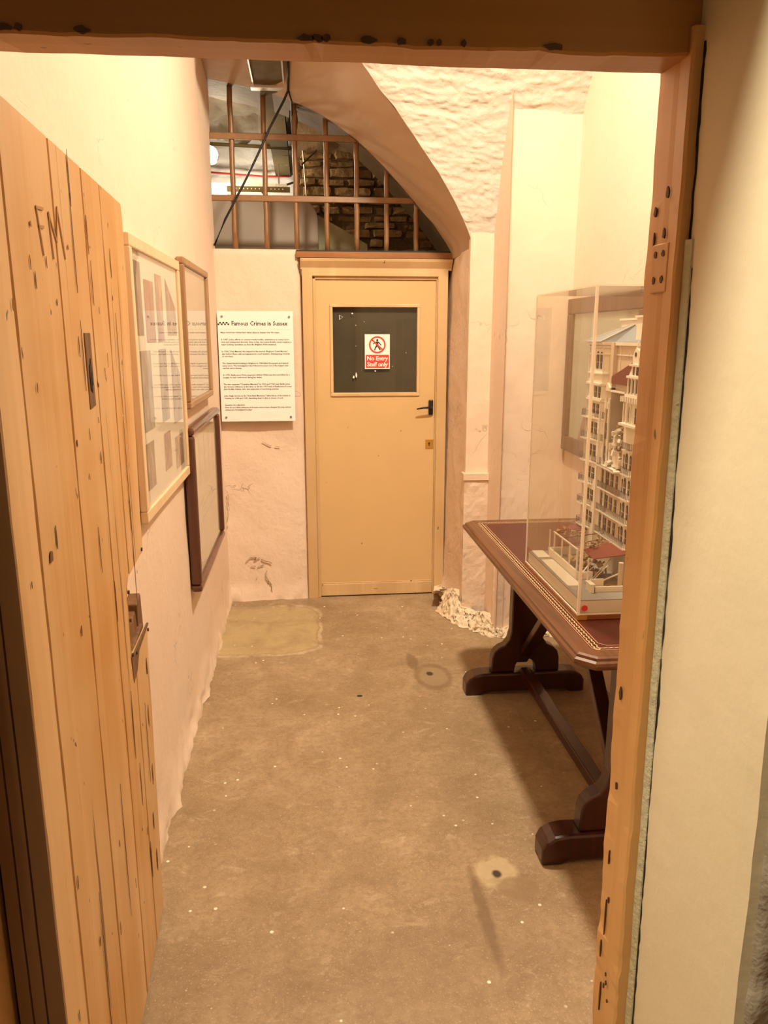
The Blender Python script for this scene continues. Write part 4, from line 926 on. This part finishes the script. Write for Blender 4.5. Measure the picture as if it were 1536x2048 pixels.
for y0, y1 in ((2.690, 2.706), (2.652, 2.674), (2.618, 2.640)): win(y0, y1, 1.408, 1.446, BX)
for y0, y1 in ((2.712, 2.722), (2.690, 2.702), (2.650, 2.672), (2.618, 2.638)): win(y0, y1, 1.508, 1.552, BX, True)
for y0, y1 in ((2.362, 2.371), (2.338, 2.354), (2.300, 2.314)): win(y0, y1, 1.352, 1.40, FX - .0211)
# cornices and strings
m_ = MB()
for z, h, d in ((1.396, .006, .008), (1.410 - .006, .003, .004), (1.452, .007, .010), (1.489, .005, .006), (1.556, .004, .003), (1.590, .010, .012), (1.58, .004, .006)):
    canted(m_, 2.587, 2.75, FX + .001, .016 + d, .012, z, z + h)
m_.box(FX + .004, 1.2, YR0, 2.61, 1.588, 1.599); m_.box(FX + .010, 1.2, YR0, 2.61, 1.555, 1.558); m_.prism([(2.455 + .016 * math.cos(a), 1.548 + .022 * math.sin(a)) for a in frange(0, pi, 9)] + [(2.455 - .014, 1.548)] + [(2.455 + .0135 * math.cos(a), 1.548 + .019 * math.sin(a)) for a in frange(pi, 0, 9)], FX + .0115, FX + .015, lambda p, q, t: (t, p, q)); m_.box(FX + .0115, FX + .015, 2.528, 2.533, 1.46, 1.588)
m_.box(FX - .006, FX + .02, 2.56, 2.61, 1.435, 1.447); m_.prism([(2.562, 1.447), (2.605, 1.447), (2.584, 1.463)], FX - .006, FX + .03, lambda p, q, t: (t, p, q))
for y in (2.567, 2.585, 2.603):
    for z in (1.395,): m_.box(FX - .008, FX, y - .004, y + .004, z - .02, z)
m_.box(FX - .004, FX + .08, 2.44, 2.565, 1.434, 1.440)
m_.build('cornice', M['mwhite'], hm)
m_ = MB()
for y in (2.553, 2.590): m_.tube([(FX - .005, y, .86), (FX - .005, y, 1.41)], .0045, 8)
for y in (2.738, 2.606): m_.box(FX - .0185, FX - .012, y - .002, y + .002, .86, 1.60)
m_.build('pilaster', M['mwhite'], hm)
# balconies
def balcony(z, pts, rail=.024):
    m = MB(); n = len(pts)
    inner = [(x + .03, y) for x, y in pts][::-1]
    m.prism(pts + inner, z - .0035, z + .0008, lambda p, q, t: (p, q, t)); o = m.build('balcony', M['mwhite'], hm)
    m = MB(); d = resample([(x + .001, y, z) for x, y in pts], max(6, int(sum(math.hypot(pts[i + 1][0] - pts[i][0], pts[i + 1][1] - pts[i][1]) for i in range(n - 1)) / .0055)))
    for p in d: m.box(p.x - .0004, p.x + .0004, p.y - .0005, p.y + .0005, z, z + rail)
    for a, b in zip(d, d[1:]):
        for h in (.006, rail): m.bar((a.x, a.y, z + h), (b.x, b.y, z + h), .0008, .0008)
    m.build('railing', M['mrail'], o)
full = [(1.020, 2.756), (1.003, 2.750), (1.0, 2.735), (1.001, 2.70), (1.006, 2.675), (1.014, 2.655), (1.019, 2.64), (1.021, 2.56), (1.021, 2.48), (1.021, 2.40), (1.020, 2.345), (1.034, 2.334), (1.045, 2.2)]
for z in (LV[1], LV[2], LV[3]): balcony(z, full)
farb = full[:6] + [(1.018, 2.62), (1.024, 2.588)]
for z in (LV[4], LV[5], 1.336): balcony(z, farb)
nearb = [(1.022, 2.415), (1.020, 2.345), (1.034, 2.334), (1.045, 2.2)]
for z in (LV[4], LV[5]): balcony(z, nearb)
balcony(1.178, full[6:10] if False else [(1.013, 2.60), (1.011, 2.55), (1.008, 2.48), (1.004, 2.43)], .004)
# roofs
m_ = MB(); m_.add([(1.0, 2.757, 1.600), (1.0, 2.60, 1.600), (1.05, 2.59, 1.600), (1.05, YR0, 1.600), (1.14, YR0, 1.668), (1.14, 2.60, 1.668), (1.2, 2.757, 1.6), (1.2, YR0, 1.6)], [(0, 1, 5), (1, 2, 5), (2, 3, 4, 5), (0, 5, 6), (6, 5, 4, 7), (0, 6, 7, 3, 2, 1)])
m_.build('slate_roof', M['slate'], hm)
m_ = MB(); m_.bar((1.0, 2.60, 1.601), (1.14, 2.60, 1.668), .004, .003); m_.bar((1.0, 2.755, 1.602), (1.14, 2.60, 1.669), .003, .003); m_.build('roof_hip', M['mwhite'], hm)
m_ = MB(); m_.box(1.12, 1.19, 2.56, 2.72, 1.60, 1.672); m_.box(1.115, 1.195, 2.555, 2.725, 1.672, 1.679); m_.box(1.06, 1.19, YR0, 2.45, 1.60, 1.676); m_.box(1.055, 1.195, YR0 - .002, 2.455, 1.676, 1.683); m_.box(1.118, 1.19, 2.45, 2.57, 1.60, 1.674); m_.box(1.113, 1.195, 2.45, 2.57, 1.672, 1.679)
m_.build('parapet', M['mwhite'], hm)
m_ = MB(); m_.prism([(2.555, 1.485), (2.555, 1.462), (2.26, 1.462), (2.26, 1.49), (2.335, 1.555)], FX - .004, FX + .03, lambda p, q, t: (t, p, q)); m_.build('red_gable_roof', M['mred'], hm)
# dark breach with hanging rubble
m_ = MB(); m_.prism([(2.555, 1.40), (2.553, 1.345), (2.443, 1.345), (2.445, 1.43), (2.46, 1.44), (2.50, 1.42)], FX + .06, FX + .098, lambda p, q, t: (t, p, q)); m_.build('breach', M['mdark'], hm)
m_ = MB(); m_.box(FX + .05, FX + .10, 2.443, 2.553, 1.25, 1.345); m_.build('exposed_room', M['mpink'], hm)
m_ = MB(); rnd = random.Random(3)
def shard(m, c, s, mx=.5):
    c = Vector(c); R = Matrix.Rotation(rnd.uniform(0, pi), 3, Vector((rnd.random(), rnd.random(), rnd.random() + .01)))
    a, b, d = s * rnd.uniform(.6, 1.4), s * rnd.uniform(.15, .5), s * rnd.uniform(.2, .9)
    vs = [c + R @ Vector((x * a, y * b, z * d)) for z in (-.5, .5) for y in (-.5, .5) for x in (-.5, .5)]
    m.add(vs, [(0, 2, 3, 1), (4, 5, 7, 6), (0, 1, 5, 4), (2, 6, 7, 3), (0, 4, 6, 2), (1, 3, 7, 5)])
for k in range(70): shard(m_, (FX + rnd.uniform(.0, .06), rnd.uniform(2.44, 2.55), 1.23 + rnd.random() ** 1.5 * .10), .014)
tag(m_.build('rubble', M['mrubble'], hm), 'brown heap of rubble spilling from the breach', None, None, 'stuff')
m_ = MB()
for k in range(26): shard(m_, (FX + rnd.uniform(-.01, .03), rnd.uniform(2.44, 2.55), rnd.uniform(1.18, 1.31)), .022)
for y0, y1, z0, z1 in ((2.535, 2.547, 1.185, 1.26), (2.455, 2.50, 1.185, 1.235), (2.50, 2.51, 1.2, 1.29)): m_.box(FX - .002, FX + .02, y0, y1, z0, z1)
m_.build('broken_wall', M['mwhite'], hm)
# near turret
m_ = MB()
TXF = FX - .024
canted(m_, 2.262, 2.415, FX + .001, .036, .014, 1.340, 1.347); canted(m_, 2.262, 2.40, FX + .001, .030, .02, 1.432, 1.440); canted(m_, 2.262, 2.40, FX + .001, .028, .02, 1.490, 1.497)
canted(m_, 2.285, 2.385, FX + .001, .020, .02, 1.44, 1.49); canted(m_, 2.30, 2.375, FX + .001, .018, .01, 1.497, 1.527); canted(m_, 2.29, 2.385, FX + .001, .024, .012, 1.527, 1.533)
m_.prism([(2.318, 1.533), (2.316, 1.555), (2.325, 1.575), (2.338, 1.585), (2.351, 1.575), (2.36, 1.555), (2.358, 1.533)], FX - .018, FX, lambda p, q, t: (t, p, q))
for s in (-1, 1):
    m_.prism([(2.338 + s * .022, 1.533), (2.338 + s * .05, 1.497), (2.338 + s * .034, 1.497), (2.338 + s * .02, 1.52)], FX - .015, FX - .01, lambda p, q, t: (t, p, q))
m_.tube([(FX - .012, 2.338, 1.585), (FX - .012, 2.338, 1.598), (FX - .012, 2.338, 1.606)], [.004, .003, .0005], 8)
for k in range(8): m_.box(TXF - .010, TXF, 2.268 + k * .0175, 2.276 + k * .0175, 1.415, 1.432)
for k in range(5): m_.tube([(TXF - .004, 2.275 + k * .026, 1.35), (TXF - .004, 2.275 + k * .026, 1.412)], .0032, 8)
for k in range(4): m_.tube([(TXF + .002, 2.295 + k * .026, 1.44), (TXF + .002, 2.295 + k * .026, 1.49)], .0028, 8)
m_.build('turret', M['mwhite'], hm)
m_ = MB()
for y in (2.308, 2.334, 2.360): m_.box(FX - .0205, FX - .019, y - .006, y + .006, 1.445, 1.485)
m_.disc((FX - .018, 2.338, 1.563), .007, .0012, (-1, 0, 0), 14)
for y0, y1 in ((2.312, 2.326), (2.342, 2.350)): m_.box(FX - .0192, FX - .018, y0, y1, 1.50, 1.525)
m_.build('turret_window', M['mdark'], hm)
# forecourt: conservatory, low walls, entrance canopy
m_ = MB(); m_.box(.888, .896, 2.40, 2.705, .8205, .848); m_.box(.888, 1.01, 2.70, 2.708, .8205, .848); m_.box(.888, .945, 2.396, 2.402, .8205, .846); m_.build('low_wall', M['mwhite'], hm)
for y in (2.704, 2.65, 2.565, 2.484, 2.41): MB().box(.890, .8945, y - .0022, y + .0022, .846, .917).build('post', M['mwhite'], hm)
m_ = MB(); m_.bar((.892, 2.66, .920), (.892, 2.41, .922), .005, .004); m_.build('roof_rail', M['mwhite'], hm)
m_ = MB()
for y in (2.66, 2.57, 2.49): m_.bar((.893, y, .919), (1.02, y, .932), .0025, .0025)
m_.build('roof_strut', M['mred'], hm)
m_ = MB(); m_.prism([(.90, 2.665), (1.02, 2.665), (1.02, 2.75), (.935, 2.755)], 0, 1, lambda p, q, t: (p, q, .910 + (p - .9) * .1 + t * .003)); m_.build('awning', M['mred'], hm)
m_ = MB(); m_.prism([(.93, 2.365), (1.03, 2.30), (1.03, 2.46), (.938, 2.475)], 0, 1, lambda p, q, t: (p, q, .898 + (p - .93) * .34 + t * .0025)); m_.build('entrance_canopy', M['mred'], hm)
m_ = MB(); rnd = random.Random(8)
for k in range(46): shard(m_, (rnd.uniform(.90, .99), rnd.uniform(2.39, 2.60), .83 + rnd.random() ** 2 * .05), .022)
for k in range(26): shard(m_, (rnd.uniform(.91, 1.01), rnd.uniform(2.56, 2.72), .915 + rnd.uniform(-.01, .012)), .012)
for k in range(22): shard(m_, (rnd.uniform(.935, 1.02), rnd.uniform(2.44, 2.5), .925 + rnd.uniform(-.01, .008)), .012)
tag(m_.build('debris', M['mrubble'], hm), 'splintered debris over the collapsed conservatory', None, None, 'stuff')
m_ = MB()
for a, b, w in [((.93, 2.36, .825), (.965, 2.33, .885), .03), ((.95, 2.40, .825), (.99, 2.37, .895), .035), ((.94, 2.44, .83), (.97, 2.42, .87), .025)]: m_.bar(a, b, w, .002)
m_.bar((.94, 2.33, .832), (1.0, 2.30, .87), .004, .004); m_.bar((.92, 2.42, .84), (.955, 2.44, .868), .004, .004)
m_.build('fallen_panel', M['mwhite'], hm)
m_ = MB(); m_.tube([(1.0, 2.30, .8205), (1.0, 2.30, .905)], .008, 12); m_.build('column', M['mpink'], hm)
m_ = MB(); m_.box(.897, 1.02, 2.262, 2.268, .8205, .838); m_.box(.900, .945, 2.300, 2.305, .8205, .852); m_.box(.897, .903, 2.262, 2.305, .8205, .838); m_.build('entrance_wall', M['mwhite'], hm)
m_ = MB(); m_.box(.886, .898, 2.256, 2.30, .8205, .846); m_.box(.884, .900, 2.254, 2.302, .846, .849); m_.tube([(.890, 2.30, .846), (.890, 2.30, .924)], .0025, 8); m_.bar((.890, 2.30, .923), (.93, 2.366, .9), .0025, .0025); m_.build('gate_pier', M['mwhite'], hm)
m_ = MB(); m_.box(.903, 1.02, 2.268, 2.36, .8206, .8225); m_.build('gravel', M['olive'], hm)

# ------------------------------------------------------------------ lamps in the rooms
cl = empty('ceiling_lamp', (.64, 2.85, 3.3), 'round white ceiling lamp in the cell vault', 'lamp')
MB().tube([(.64, 2.85, 3.46), (.64, 2.85, 3.33)], .17, 32).build('rim', M['steel'], cl)
MB().tube([(.64, 2.85, 3.332), (.64, 2.85, 3.29), (.64, 2.85, 3.27)], [.155, .145, .10], 32).build('diffuser', M['ceilglow'], cl, smooth=True)
def area(name, loc, size, power, col, rot=(0, 0, 0), shape='DISK', spread=None):
    l = bpy.data.lights.new(name, 'AREA'); l.shape = shape; l.size = size; l.energy = power; l.color = col
    if spread: l.spread = spread
    o = bpy.data.objects.new(name, l); COL.objects.link(o); o.location = loc; o.rotation_euler = rot; return o
def point(name, loc, power, col, r=.05):
    l = bpy.data.lights.new(name, 'POINT'); l.energy = power; l.color = col; l.shadow_soft_size = r
    o = bpy.data.objects.new(name, l); COL.objects.link(o); o.location = loc; return o
WARM = (1, .87, .655)
cell = point('cell_light', (.62, 2.80, 3.16), 50, WARM, .09)
cell.data.use_nodes = True; lt_ = cell.data.node_tree; em_ = lt_.nodes['Emission']
fo_ = lt_.nodes.new('ShaderNodeLightFalloff'); fo_.inputs[0].default_value = 1.0; m1_ = lt_.nodes.new('ShaderNodeMath'); m1_.operation = 'MULTIPLY'; m1_.inputs[1].default_value = .13; lt_.links.new(fo_.outputs['Constant'], m1_.inputs[0])
m2_ = lt_.nodes.new('ShaderNodeMath'); m2_.operation = 'MULTIPLY_ADD'; m2_.inputs[1].default_value = .5; lt_.links.new(fo_.outputs['Linear'], m2_.inputs[0]); lt_.links.new(m1_.outputs[0], m2_.inputs[2])
lt_.links.new(m2_.outputs[0], em_.inputs['Strength'])
point('corridor_light', (-.8, .58, 3.2), 125, (1, .90, .65), .09)
point('beyond_light', (-.55, 5.33, 2.77), 6, (1, .82, .54), .04)
point('brick_fill_light', (-.45, 6.45, 2.60), 8, (1, .90, .74), .06)  # added light, set behind the strip fitting to brighten the far brick wall
w = bpy.data.worlds.new('world'); SC.world = w; w.use_nodes = True
w.node_tree.nodes['Background'].inputs[0].default_value = (.9, .6, .35, 1); w.node_tree.nodes['Background'].inputs[1].default_value = .0

SC.view_settings.view_transform = 'Standard'; SC.view_settings.look = 'None'; SC.view_settings.gamma = 1; SC.view_settings.exposure = 1.2
SC.view_settings.use_curve_mapping = False
SC.cycles.use_denoising = True
SC.cycles.max_bounces = 10; SC.cycles.diffuse_bounces = 6; SC.cycles.transparent_max_bounces = 16
SC.cycles.sample_clamp_indirect = 6
